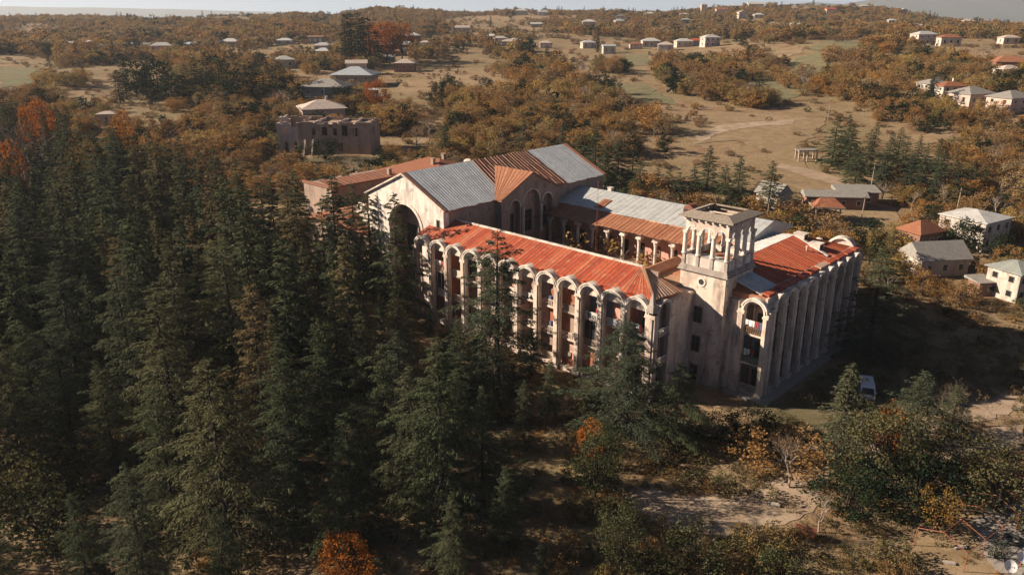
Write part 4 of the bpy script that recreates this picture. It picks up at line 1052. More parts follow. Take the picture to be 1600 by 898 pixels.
# left, far
H(112, 75, 22, .6, 3.2, 8, 'gable_x', 'sheet_pale', 'house_white', "low pale-roofed farmhouse, leftmost of the far houses behind the left fields", wins=(2, 1))
H(131, 75, 28, .6, 3.4, -6, 'hip', 'sheet_pale', 'house_grey', "white hip-roofed long house between two small white farmhouses far left", wins=(3, 1))
H(157, 81, 14, .8, 4, 20, 'gable_y', 'sheet_pale', 'house_white', "tiny white gabled cottage right of the white hip-roofed long house", wins=(1, 1))
H(201, 78, 15, .7, 3.5, 0, 'gable_x', 'sheet_grey', 'house_white', "small white house with grey roof, far left behind dark evergreens", wins=(2, 1))
H(225, 77, 18, .7, 3.2, -10, 'gable_x', 'roof_dark', 'house_white', "small white house with dark roof beside the pinkish two-storey house", wins=(2, 1))
H(253, 83, 32, .6, 4.8, 16, 'hip', 'sheet_pale', 'house_pink', "pinkish two-storey farmhouse with white roof behind the dark evergreens", floors=2, wins=(3, 2))
H(296, 78, 20, .6, 4, -8, 'shed', 'roof_bluegrey', 'house_white', "blue-grey roofed barn beside the yellow poplars far left", wins=(2, 1), cat="barn", name="barn")
H(358, 73, 28, .7, 3.2, 0, 'hip', 'sheet_pale', 'house_cream', "low cream house with pale hip roof right of the yellow poplars", wins=(3, 1))
# left-middle hamlet
H(446, 107, 28, .8, 4.6, 18, 'hip', 'sheet_pale', 'house_cream', "cream house with white hip roof beside two dark evergreens", wins=(2, 2))
H(444, 70, 24, .6, 3.0, 0, 'hip', 'sheet_pale', 'house_white', "low white house left of the flat brown-roofed house", wins=(2, 1))
H(493, 69, 22, .7, 5, -4, 'gable_x', 'house_brick', 'house_grey', "square grey-brown house with flat brown roof below the tall cypresses", rh=0.9, wins=(3, 1))
H(505, 80, 26, .7, 3.6, 10, 'hip', 'sheet_pale', 'house_white', "white-roofed house in a cluster left of the cypresses", wins=(3, 1))
H(503, 88, 24, .8, 3.0, -8, 'hip', 'sheet_grey', 'house_grey', "grey hip-roofed house in front of the white-roofed cluster", wins=(2, 1))
H(550, 138, 58, .8, 6.0, -4, 'hip', 'roof_bluegrey', 'house_grey', "large grey house with wide blue-grey metal roof above the ruin", wins=(4, 2), floors=2, eave=1.3, chim=False)
H(558, 118, 30, .7, 6.0, 10, 'gable_x', 'roof_pinkish', 'house_cream', "pink-roofed house peeping over the blue-grey roof", wins=(3, 1))
H(505, 166, 62, .75, 7.2, -8, 'hip', 'slate_grey', 'house_grey', "grey two-storey house with balcony and rust-stained roof behind the ruin", wins=(3, 2), floors=2, eave=0.9, porch=.5, chim=True)
H(508, 196, 62, .8, 5.4, 20, 'hip', 'roof_pinkish', 'house_pink', "pinkish house with pale hip roof standing right behind the ruined shell", wins=(3, 2), eave=1.0, chim=True)
H(632, 113, 30, .8, 4.6, 0, 'hip', 'roof_pinkish', 'house_brick', "brown brick house with pinkish pyramid roof above the orange bush", wins=(3, 2))
H(622, 80, 40, .5, 4.0, -2, 'gable_x', 'roof_bluegrey', 'house_grey', "long shed with dark blue-grey roof right of the cypresses", wins=(3, 1), cat="shed", name="shed")
H(616, 88, 32, .6, 3.0, 0, 'gable_x', 'slate_grey', 'house_brick', "low brown house in front of the long blue-grey shed", wins=(2, 1))
H(602, 97, 26, .5, 2.6, 0, 'gable_x', 'roof_teal', 'house_grey', "dark green-roofed shed below the low brown house", wins=(2, 1), cat="shed", name="shed")
H(643, 67, 24, .8, 5.0, 0, 'hip', 'sheet_pale', 'house_brick', "red-brown house with white hip roof under the orange trees", wins=(3, 1))
H(664, 74, 16, .7, 3.0, 0, 'hip', 'roof_pinkish', 'house_cream', "tiny cream cottage right of the white hip-roofed brick house", wins=(2, 1))
H(722, 50, 22, .6, 4.0, 4, 'gable_x', 'roof_pinkish', 'house_white', "pale pink-roofed house alone on the middle hillside", wins=(2, 1))
H(768, 64, 18, .7, 3.6, -6, 'hip', 'sheet_pale', 'house_white', "white-roofed house, highest of three in a row on the middle slope", wins=(2, 1))
H(783, 67, 18, .7, 3.4, 10, 'hip', 'sheet_pale', 'house_cream', "cream house, middle one of three in a row on the middle slope", wins=(2, 1))
H(796, 73, 22, .7, 3.4, 0, 'hip', 'roof_pinkish', 'house_white', "white house with pinkish roof, lowest of three in a row", wins=(2, 1))
# middle distance
H(807, 71, 16, .8, 3.6, 20, 'hip', 'sheet_pale', 'house_white', "white house at the edge of the golden wood", wins=(2, 1))
H(853, 76, 17, .8, 3.6, 0, 'hip', 'roof_pinkish', 'house_cream', "yellowish cream house behind the golden wood", wins=(2, 1))
H(921, 76, 20, .7, 4.0, 12, 'hip', 'sheet_pale', 'house_white', "white house left of the slim dark cypress in the valley", wins=(2, 1))
H(952, 85, 18, .6, 4.8, 6, 'gable_x', 'roof_bluegrey', 'house_white', "white-gabled house with dark blue-grey roof at the field corner", wins=(2, 1))
H(994, 77, 18, .7, 3.2, 0, 'hip', 'tile_orange', 'house_pink', "low orange-roofed house, leftmost in the village row behind the fields", wins=(2, 1))
H(1018, 74, 26, .7, 4.2, 0, 'hip', 'sheet_pale', 'house_white', "white hip-roofed house right of the low orange-roofed one", wins=(3, 1))
H(1040, 80, 22, .8, 3.8, -8, 'hip', 'roof_pinkish', 'house_white', "beige-roofed white house nearest the field in the village row", wins=(2, 1))
H(1070, 74, 24, .7, 3.8, 4, 'hip', 'sheet_pale', 'house_cream', "cream house left of the red-roofed one in the village row", wins=(3, 1))
H(1089, 72, 20, .7, 3.4, 0, 'hip', 'sheet_red', 'house_cream', "red-roofed house in the village row behind the fields", wins=(2, 1))
H(1113, 73, 24, .7, 5.8, 14, 'hip', 'sheet_pale', 'house_white', "white two-storey house, rightmost in the village row behind the fields", wins=(3, 1), floors=2)
H(921, 40, 20, .7, 4.0, 0, 'hip', 'sheet_pale', 'house_white', "white house with pale roof halfway up the central slope", wins=(2, 1))
H(969, 39, 14, .8, 4.0, 10, 'hip', 'roof_bluegrey', 'house_white', "blue-grey roofed house, lower of a pair under the skyline poplar", wins=(2, 1))
H(969, 31, 14, .8, 4.0, -10, 'hip', 'roof_dark', 'house_white', "dark-roofed house, upper of a pair under the skyline poplar", wins=(2, 1))
H(838, 43, 16, .6, 3.5, 0, 'gable_x', 'sheet_pale', 'house_grey', "low pale-roofed barn on the bare central crest", wins=(2, 1), cat="barn", name="barn")
H(815, 24, 18, .6, 6, 0, 'hip', 'sheet_pale', 'house_white', "long white building on the skyline right of the round hill", wins=(3, 1), cat="building", name="building")
H(848, 25, 13, .6, 5, 0, 'gable_x', 'sheet_grey', 'house_white', "small white skyline building beside a slim pole-like poplar", wins=(2, 1))
H(1015, 27, 14, .6, 4.5, 0, 'hip', 'sheet_pale', 'house_white', "white house on the central skyline among dark trees", wins=(2, 1))
H(1069, 28, 12, .6, 4.5, 0, 'hip', 'roof_pinkish', 'house_cream', "cream house just under the skyline left of the brick tower", wins=(2, 1))
H(1100, 20, 8, .9, 11, 0, 'hip', 'roof_pinkish', 'house_pink', "narrow pinkish tower block on the skyline", wins=(1, 1), floors=3, cat="tower block", name="tower_block")
H(1128, 21, 16, .6, 5, 0, 'gable_x', 'tile_orange', 'house_pink', "pink house with orange roof on the right skyline", wins=(2, 1))
H(1150, 14, 14, .6, 6, 0, 'hip', 'sheet_pale', 'house_white', "white villa left of the long white skyline block", wins=(2, 1))
H(1181, 14, 22, .5, 7, 0, 'gable_x', 'sheet_pale', 'house_white', "long white block on the highest right skyline", wins=(4, 1), floors=2, cat="building", name="building")
H(1160, 29, 11, .8, 7, 8, 'gable_y', 'roof_pinkish', 'house_cream', "tall narrow cream house below the long white skyline block", wins=(1, 1), floors=2)
H(1186, 29, 14, .7, 4, 0, 'hip', 'sheet_pale', 'house_white', "white cottage right of the tall narrow cream house", wins=(2, 1))
H(1072, 37, 14, .7, 4, 0, 'hip', 'roof_teal', 'house_grey', "grey-green roofed cottage on the slope under the skyline", wins=(2, 1))
H(1299, 21, 14, .6, 5, 0, 'gable_x', 'sheet_red', 'house_pink', "red-roofed house among tall trees on the right hilltop", wins=(2, 1))
H(1351, 13, 13, .6, 6, 0, 'hip', 'sheet_pale', 'house_white', "white house at the top of the right hill against the mountain", wins=(2, 1))
H(1412, 24, 9, .9, 7, 0, 'gable_y', 'sheet_pale', 'house_white', "tall white house on the falling right skyline", wins=(1, 1), floors=2)
H(1431, 26, 16, .6, 4, 0, 'gable_x', 'roof_pinkish', 'house_white', "low white house right of the tall white skyline house", wins=(2, 1))
H(1436, 49, 20, .7, 5, 6, 'hip', 'roof_pinkish', 'house_pink', "pinkish house above the white two-storey villa on the right slope", wins=(2, 1))
H(1449, 68, 32, .6, 6.2, 12, 'hip', 'sheet_pale', 'house_white', "white two-storey villa on the upper right slope", wins=(3, 2), floors=2)
H(1485, 73, 28, .7, 5.0, -6, 'hip', 'tile_orange', 'house_white', "orange-roofed house joined right of the white two-storey villa", wins=(3, 1))
H(1516, 40, 18, .7, 5, 0, 'hip', 'roof_pinkish', 'house_white', "white house alone high on the right slope", wins=(2, 1), floors=2)
H(1394, 42, 12, .8, 6, 0, 'hip', 'sheet_pale', 'house_white', "white cottage at the right end of the hilltop grove", wins=(1, 1))
H(1210, 45, 12, .8, 5, 0, 'hip', 'sheet_pale', 'house_white', "white cottage at the left foot of the hilltop grove", wins=(1, 1))
H(1245, 47, 13, .8, 5, 10, 'gable_x', 'sheet_pale', 'house_white', "white gabled cottage in the middle of the hilltop grove", wins=(1, 1))
# right slope, nearer
H(1465, 150, 34, .8, 4.6, 18, 'hip', 'slate_grey', 'house_white', "white house with grey roof, left half of a joined pair on the right slope", wins=(2, 2), floors=2)
H(1490, 153, 36, .8, 4.2, 6, 'hip', 'tile_orange', 'house_white', "orange-roofed house, right half of a joined pair on the right slope", wins=(3, 2), floors=2, chim=True)
H(1533, 166, 52, .8, 4.2, 22, 'hip', 'slate_grey', 'house_pink', "grey hip-roofed house with pink wall among bare trees", wins=(3, 2))
H(1596, 176, 52, .8, 4.8, 22, 'hip', 'slate_grey', 'house_pink', "salmon pink house with grey roof at the right edge", wins=(3, 2), floors=2)
H(1582, 112, 50, .7, 4.0, -4, 'hip', 'sheet_rust', 'house_brick', "brown-red wide-roofed house near the right edge above the white carport", wins=(4, 1))
H(1580, 126, 30, .8, 4.4, 4, 'hip', 'roof_pinkish', 'house_white', "white house with pale roof in front of the brown-red roof", wins=(3, 1))
H(1425, 158, 15, .8, 2.6, 10, 'shed', 'slate_grey', 'house_white', "tiny white outbuilding left of the joined pair of houses", wins=(1, 1), cat="shed", name="shed")
H(1580, 70, 24, .7, 4.2, 0, 'hip', 'roof_pinkish', 'house_white', "white house high at the right edge above the road", wins=(2, 1))
# right of the sanatorium
H(1553, 388, 74, 1.0, 6.2, 32, 'hip', 'sheet_pale', 'house_white', "white peeling two-storey house with flat pale grey hip roof", rh=1.6, wins=(3, 3), floors=2, eave=0.35)
H(1452, 392, 52, .8, 4.0, 24, 'hip', 'tile_orange', 'house_brick', "house with bright orange tiled roof behind the grey-roofed barn", wins=(3, 1), rh=2.4)
H(1474, 432, 82, .7, 3.4, 8, 'gable_x', 'slate_grey', 'house_cream', "long barn with weathered grey roof in front of the orange tiled roof", wins=(3, 1), rh=3.0, cat="barn", name="barn")
H(1545, 462, 40, .7, 2.6, 10, 'shed', 'slate_grey', 'house_brick', "small brick shed with pale flat roof left of the teal-roofed house", wins=(1, 1), rh=0.5, cat="shed", name="shed")
H(1606, 470, 62, .9, 5.4, 24, 'hip', 'roof_teal', 'house_white', "white peeling house with teal roof at the right edge", wins=(3, 2), floors=2, rh=1.4)
e_, W_, D_ = H(1222, 330, 34, 1.1, 4.2, 40, 'gable_y', 'slate_grey', 'house_white', "white gabled barn with weathered grey roof behind the side wing", wins=(1, 2), rh=2.6, cat="barn", name="barn")
H(1305, 327, 90, .35, 3.0, -6, 'gable_x', 'slate_grey', 'house_brick', "long low dark outbuilding with pale sheet roof behind the rusty open shed", wins=(4, 1), rh=1.4, cat="outbuilding", name="outbuilding")
H(1340, 322, 60, .5, 3.4, -4, 'shed', 'slate_grey', 'house_brick', "roofless dark end of the long outbuilding", wins=(2, 1), rh=1.0, cat="outbuilding", name="outbuilding")
H(365, 162, 24, .7, 2.8, 0, 'shed', 'slate_grey', 'house_white', "small grey-roofed shed half hidden in the forest top left", wins=(1, 1), cat="shed", name="shed")
H(168, 196, 26, .7, 3.6, 10, 'hip', 'roof_pinkish', 'house_pink', "pink-roofed house hidden in the dark forest on the left", wins=(1, 1))
H(585, 163, 22, .6, 2.8, -10, 'shed', 'slate_grey', 'house_brick', "small flat-roofed hut right of the ruined shell", wins=(1, 1), cat="shed", name="hut")
H(582, 150, 16, .6, 2.4, 6, 'shed', 'sheet_pale', 'house_grey', "white-roofed lean-to below the large blue-grey roof", wins=(1, 0), cat="shed", name="shed")

# rusty open shed on posts
p = ground_at(1292, 352); e = empty("open_shed", p, math.radians(-8)); HOUSES.append((p.x, p.y, 8))
tag(e, "open shed with rusty hipped roof on white posts, behind the side wing", "shed")
k = p.y * 1.03 / FPX; W = 40 * k; D = W * 0.8; h = 4.2
for i in range(3):
    for j in range(2):
        mb = MB(); x = -W / 2 + 0.3 + i * (W - 0.6) / 2; y = 0.3 + j * (D - 0.6); mb.box(x - 0.14, x + 0.14, y - 0.14, y + 0.14, -1, h); mb.build("post", 'wood_pale', e)
mb = MB(); mb.add([(-W / 2 - .6, -.6, h), (W / 2 + .6, -.6, h), (W / 2 + .6, D + .6, h), (-W / 2 - .6, D + .6, h), (-W / 2 - .6, -.6, h + .15), (W / 2 + .6, -.6, h + .15), (W / 2 + .6, D + .6, h + .15), (-W / 2 - .6, D + .6, h + .15), (-W / 4, D / 2, h + 1.9), (W / 4, D / 2, h + 1.9)],
                  [(0, 3, 2, 1), (0, 1, 5, 4), (1, 2, 6, 5), (2, 3, 7, 6), (3, 0, 4, 7), (4, 5, 9, 8), (5, 6, 9), (6, 7, 8, 9), (7, 4, 8)])
ro = mb.build("roof", 'sheet_rust_dark', e)
mb = MB(); mb.box(-W / 2 - .7, -W / 2 - .58, -.65, D + .65, h - .1, h + .25); mb.box(-W / 2 - .58, W / 2 + .6, -.72, -.602, h - .1, h + .25); mb.build("fascia", 'wood_pale', ro)
# bus-shelter-like frame
p = ground_at(1262, 252); e = empty("frame_gate", p, 0.1); HOUSES.append((p.x, p.y, 5))
tag(e, "pale open timber frame standing alone on the dry clearing", "frame")
for x in (-2.8, -0.2, 2.6):
    for y in (0, 2.2):
        mb = MB(); mb.box(x - .16, x + .16, y - .16, y + .16, -.6, 2.9); mb.build("post", 'wood_pale', e)
mb = MB(); mb.box(-3.1, 2.9, -.3, .3, 2.9, 3.15); mb.box(-3.1, 2.9, 1.9, 2.5, 2.9, 3.15); mb.build("beam", 'wood_pale', e)
mb = MB(); mb.box(-3.2, 3.0, -.4, 2.6, 3.15, 3.25); mb.build("slab", 'slate_grey', e)
# ruined shell of a two-storey building
p = ground_at(508, 240); k = p.y * 1.03 / FPX
e = empty("ruined_house", p, math.radians(-5)); tag(e, "roofless two-storey ruin with dark stained walls and empty windows above the forest", "ruin"); HOUSES.append((p.x, p.y + 5, 17))
W = 144 * k; D = 11.0; h = 9.6
def ruin_wall(x0, x1, y0, y1, holes, top, mat, n="wall"):
    """wall along x (or y) with real window holes, ragged top"""
    mb = MB(); al = (x1 - x0) > (y1 - y0); L = (x1 - x0) if al else (y1 - y0)
    cuts = sorted({0, L} | {a for hh in holes for a in hh[:2]} | {L * q / 5 for q in range(1, 5)})
    R = random.Random(int(x0 * 3 + y0))
    for a, b2 in zip(cuts[:-1], cuts[1:]):
        if b2 - a < 0.02: continue
        t = top + R.choice([0.1, 0, -0.2, -0.5, 0.1, -1.4]); zs = [(-1, t)]
        for ha, hb, z0, z1 in holes:
            if ha <= a + 1e-3 and hb >= b2 - 1e-3:
                zs = [(q0, min(q1, z0)) for q0, q1 in zs if q0 < z0] + [(max(q0, z1), q1) for q0, q1 in zs if q1 > z1]
        for q0, q1 in zs:
            if al: mb.box(x0 + a, x0 + b2, y0, y1, q0, q1)
            else: mb.box(x0, x1, y0 + a, y0 + b2, q0, q1)
    return mb.build(n, mat, e)
ruin_wall(-W / 2, -W / 2 + 0.7, -0.1, D, [(3, 4.2, 1, 3.2), (7, 8.2, 1, 3.2), (3, 4.2, 5.8, 8), (7, 8.2, 5.8, 8)], h + 0.6, 'ruin_pale', "end_wall")
ruin_wall(-W / 2 + 0.7, -W / 2 + 6.5, 0, 0.6, [(1.2, 2.4, 0.3, 3.2), (1.2, 2.6, 5.6, 7.6), (4.2, 5.2, 0.3, 3.4)], h - 0.6, 'ruin_pale', "wall")
ruin_wall(-W / 2 + 6.5, W / 2, 0, 0.6, [(1.0, 2.0, 0.3, 3.2), (4.0, 5.2, 5.4, 7.4), (4.0, 5.2, 0.8, 3.2), (7.2, 8.8, 5.4, 7.8), (8, 9.2, 0.8, 3.2), (10.6, 11.8, 5.4, 7.6), (13.2, 15.0, 5.2, 8.4), (16.6, 18, 5.2, 7.6), (12, 13.2, 0.8, 3.2)], h - 0.4, 'ruin_wall', "wall")
ruin_wall(-W / 2 + 0.7, W / 2, D - 0.6, D, [(2, 3.5, 5.6, 8), (8, 10, 5.6, 8.4), (14, 15.5, 5.6, 8)], h, 'ruin_wall', "rear_wall")
ruin_wall(W / 2 - 0.6, W / 2, 0.6, D - 0.6, [(3, 4.5, 5.4, 7.6)], h, 'ruin_wall', "end_wall")
for x in (-W / 2 + 7, -2.5, 4.5, 9): ruin_wall(x, x + 0.4, 0.6, D - 0.6, [(3, 4.4, 4.6, 7.2)], h - 0.3, 'house_pink' if x < 0 else 'ruin_pale', "cross_wall")
mb = MB(); mb.box(-W / 2 + 0.7, W / 2 - 0.6, 0.6, D - 0.6, 4.3, 4.6); mb.box(-W / 2 + 7.6, W / 2 - 0.6, 0.6, D - 0.6, 8.3, 8.55); mb.build("floor_and_shade_slab", 'ruin_wall', e)  # mid floor, plus an upper slab added to darken the rooms
for x in (-W / 2 + 8.2, -W / 2 + 10.6):
    mb = MB(); mb.prism([(0, 0), (2.2, 0), (0, 4.2)], x, x + 0.45, lambda a, b2, hh: (hh, -a - 0.02, b2)); mb.build("buttress", 'ruin_pale', e)

# parked van in the shade of the side wing
p = ground_at(1352, 618); e = empty("parked_van", p, math.radians(-18)); HOUSES.append((p.x, p.y, 4))
tag(e, "white van parked in the dark shade right of the side wing", "van")
prof = [(0.35, -2.3), (0.95, -2.35), (1.15, -2.15), (1.85, -1.35), (2.05, -1.0), (2.08, 2.2), (1.9, 2.35), (0.35, 2.35)]
mb = MB(); mb.prism([(y, z) for z, y in prof], -0.9, 0.9, lambda a, b2, hh: (hh, a, b2)); mb.build("body", 'car_paint', e)
mb = MB(); mb.add([(-0.8, -2.12, 1.2), (0.8, -2.12, 1.2), (0.72, -1.42, 1.83), (-0.72, -1.42, 1.83), (-0.8, -2.10, 1.18), (0.8, -2.10, 1.18), (0.72, -1.38, 1.81), (-0.72, -1.38, 1.81)], [(0, 1, 2, 3), (4, 7, 6, 5), (0, 4, 5, 1), (2, 6, 7, 3), (1, 5, 6, 2), (3, 7, 4, 0)]); mb.build("windscreen", 'glass_dark', e)
for sx in (-1, 1):
    for (y0, y1) in ((-1.3, -0.45), (-0.35, 0.9), (1.0, 2.1)):
        mb = MB(); mb.box(min(sx * .9, sx * .915), max(sx * .9, sx * .915), y0, y1, 1.2, 1.8); mb.build("side_window", 'glass_dark', e)
    for y in (-1.5, 1.5):
        mb = MB(); mb.tube((sx * 0.72, y, 0.33), (sx * 0.93, y, 0.33), 0.33, n=16); wl = mb.build("wheel", 'tyre', e)
        mb = MB(); mb.tube((sx * 0.931, y, 0.33), (sx * 0.95, y, 0.33), 0.19, n=12); mb.build("rim", 'steel', wl)
    mb = MB(); mb.box(sx * 0.7 - 0.16, sx * 0.7 + 0.16, -2.39, -2.33, 0.75, 0.95); mb.build("headlight", 'paint_white', e)
    mb = MB(); mb.box(sx * 0.8 - 0.08, sx * 0.8 + 0.08, 2.345, 2.37, 0.9, 1.5); mb.build("tail_light", 'lamp_red', e)
    mb = MB(); mb.box(sx * 1.0 - 0.08, sx * 1.0 + 0.08, -1.55, -1.42, 1.15, 1.38); mb.build("mirror", 'car_paint', e)
mb = MB(); mb.box(-0.88, 0.88, -2.42, -2.3, 0.35, 0.6); mb.build("bumper", 'plastic_dark', e)

# rusty pipe trellises in the yard at lower right
def trellis(pts, label, zpk):
    a, b2 = [ground_at(*q) for q in pts]
    e = empty("vine_trellis", a, math.atan2((b2 - a).y, (b2 - a).x)); L = (b2 - a).length; tag(e, label, "trellis", None)
    hw = 2.4
    for k in range(4):
        x = L * k / 3
        for s in (-1, 1):
            mb = MB(); mb.tube((x, s * hw, -.2), (x, s * hw, 2.1), 0.045, n=6); mb.build("post", 'rust_pipe', e)
            mb = MB(); mb.tube((x, s * hw, 2.1), (x, 0, zpk), 0.04, n=6); mb.build("rafter", 'rust_pipe', e)
    for y, z in ((-hw, 2.1), (hw, 2.1), (0, zpk)):
        mb = MB(); mb.tube((0, y, z), (L, y, z), 0.035, n=6); mb.build("purlin", 'rust_pipe', e)
    for q in range(7):
        y = -hw + q * 2 * hw / 6; mb = MB(); mb.tube((0, y, 2.12), (L, y, 2.1), 0.007, n=4); mb.build("wire", 'steel', e)
trellis([(1466, 872), (1548, 812)], "rusty pipe vine trellis left of the concrete yard at lower right", 3.0)
trellis([(1572, 776), (1650, 812)], "rusty pipe vine trellis at the right edge over the concrete yard", 3.0)
# white dishes
for k, (px, py, lab) in enumerate([(1574, 886, "left white satellite dish in the lower right yard"), (1594, 872, "upper right white satellite dish in the lower right yard"), (1600, 905, "lowest white satellite dish at the right edge")]):
    p = ground_at(px, py + 14); e = empty("satellite_dish", p, math.radians(10)); tag(e, lab, "satellite dish")
    mb = MB(); mb.tube((0, 0, -.1), (0, 0.1, 1.0), 0.05, n=8); mb.build("post", 'rust_pipe', e)
    mb = MB(); prof = [(0.02, 0.0), (0.25, 0.03), (0.45, 0.1), (0.58, 0.18), (0.6, 0.2), (0.56, 0.19), (0.43, 0.13), (0.24, 0.06), (0.02, 0.03)]
    mb.lathe(prof, 0, 0, 24); o = mb.build("dish", 'paint_white', e); o.location = (0, 0, 1.15); o.rotation_euler = (math.radians(52), 0, math.radians(-12))
    mb = MB(); mb.tube((0, 0, 0.1), (0, -0.1, 0.62), 0.02, n=5); mb.tube((0, -0.1, 0.62), (0, -0.1, 0.72), 0.05, n=8); f = mb.build("feed_horn", 'steel', e); f.location = o.location; f.rotation_euler = o.rotation_euler
# stone blocks, planter wall
for k, (px, py, s, lab) in enumerate([(1500, 856, .4, "pale stone block under the rusty trellis"), (1483, 880, .35, "small white stone figure lying at the bottom of the yard"), (1540, 834, .5, "long pale stone slab beside the concrete yard"), (1208, 790, .5, "flat stone by the dirt path")]):
    p = ground_at(px, py); mb = MB(); R = random.Random(k)
    vs = [(x * s * 1.5 * R.uniform(.8, 1.1), y * s * .6 * R.uniform(.8, 1.1), z * s * .6 * R.uniform(.8, 1.1)) for z in (-.2, 1) for y in (-1, 1) for x in (-1, 1)]
    mb.add(vs, [(0, 2, 3, 1), (4, 5, 7, 6), (0, 1, 5, 4), (2, 6, 7, 3), (0, 4, 6, 2), (1, 3, 7, 5)])
    o = mb.build("stone_block", 'plaster_grey', None, p); o.rotation_euler = (0, 0, R.uniform(-.6, .6)); tag(o, lab, "stone")
# truck tyre / round basin
p = ground_at(1582, 846); mb = MB()
mb.lathe([(0.55, -.02), (0.9, -.02), (0.95, .18), (0.9, .42), (0.6, .42), (0.55, .3), (0.55, -.02)], 0, 0, 20); o = mb.build("tyre_planter", 'tyre', None, p); tag(o, "dark round tyre lying on the concrete yard", "tyre")
p = ground_at(1258, 838); mb = MB(); mb.box(-.9, .9, -.2, .2, -.2, 1.1); mb.box(-1.0, 1.0, -.28, .28, 1.1, 1.25); o = mb.build("orange_board", 'tile_orange', None, p); o.rotation_euler = (0.2, 0, -0.5); tag(o, "orange board leaning among the bushes at the lower right", "board")
# utility poles
for (px, py, h, lab) in [(1196 + 0, 357, 7, "white pole behind the side wing roof"), (1344, 352, 7.5, "pale concrete pole right of the rusty open shed"), (1358, 308, 8, "leaning pale pole at the end of the long outbuilding"), (1293, 190, 8, "pale utility pole at the clearing edge above the conifer grove"), (1490, 352, 9, "bare utility pole in the shrubs left of the peeling white house")]:
    p = ground_at(px, py); mb = MB(); mb.tube((0, 0, -.5), (0.25, 0, h), 0.13, 0.09, n=7); mb.box(-.5, .9, -.05, .05, h - .8, h - .7)
    o = mb.build("utility_pole", 'bark_pale', None, p); tag(o, lab, "pole")

# ================================================================== vegetation
def quads_mesh(name, c, d, nrm, ln, wd, mat, droop=0.0):
    """leaf-sized kites: centre, direction, normal, length, width (arrays)"""
    d = d / np.linalg.norm(d, axis=1, keepdims=True)
    s = np.cross(nrm, d); s /= (np.linalg.norm(s, axis=1, keepdims=True) + 1e-9)
    n = len(c)
    v = np.empty((n, 4, 3))
    v[:, 0] = c - d * ln[:, None] * 0.5
    v[:, 1] = c + s * wd[:, None] * 0.5 + d * ln[:, None] * 0.08
    v[:, 2] = c + d * ln[:, None] * 0.5
    v[:, 2, 2] -= droop * ln
    v[:, 3] = c - s * wd[:, None] * 0.5 + d * ln[:, None] * 0.08
    me = bpy.data.meshes.new(name)
    me.vertices.add(n * 4); me.vertices.foreach_set("co", v.reshape(-1))
    me.loops.add(n * 4); me.loops.foreach_set("vertex_index", np.arange(n * 4, dtype=np.int32))
    me.polygons.add(n); me.polygons.foreach_set("loop_start", np.arange(0, n * 4, 4, dtype=np.int32))
    me.polygons.foreach_set("loop_total", np.full(n, 4, dtype=np.int32))
    me.update(calc_edges=True)
    me.materials.append(MAT[mat])
    return me

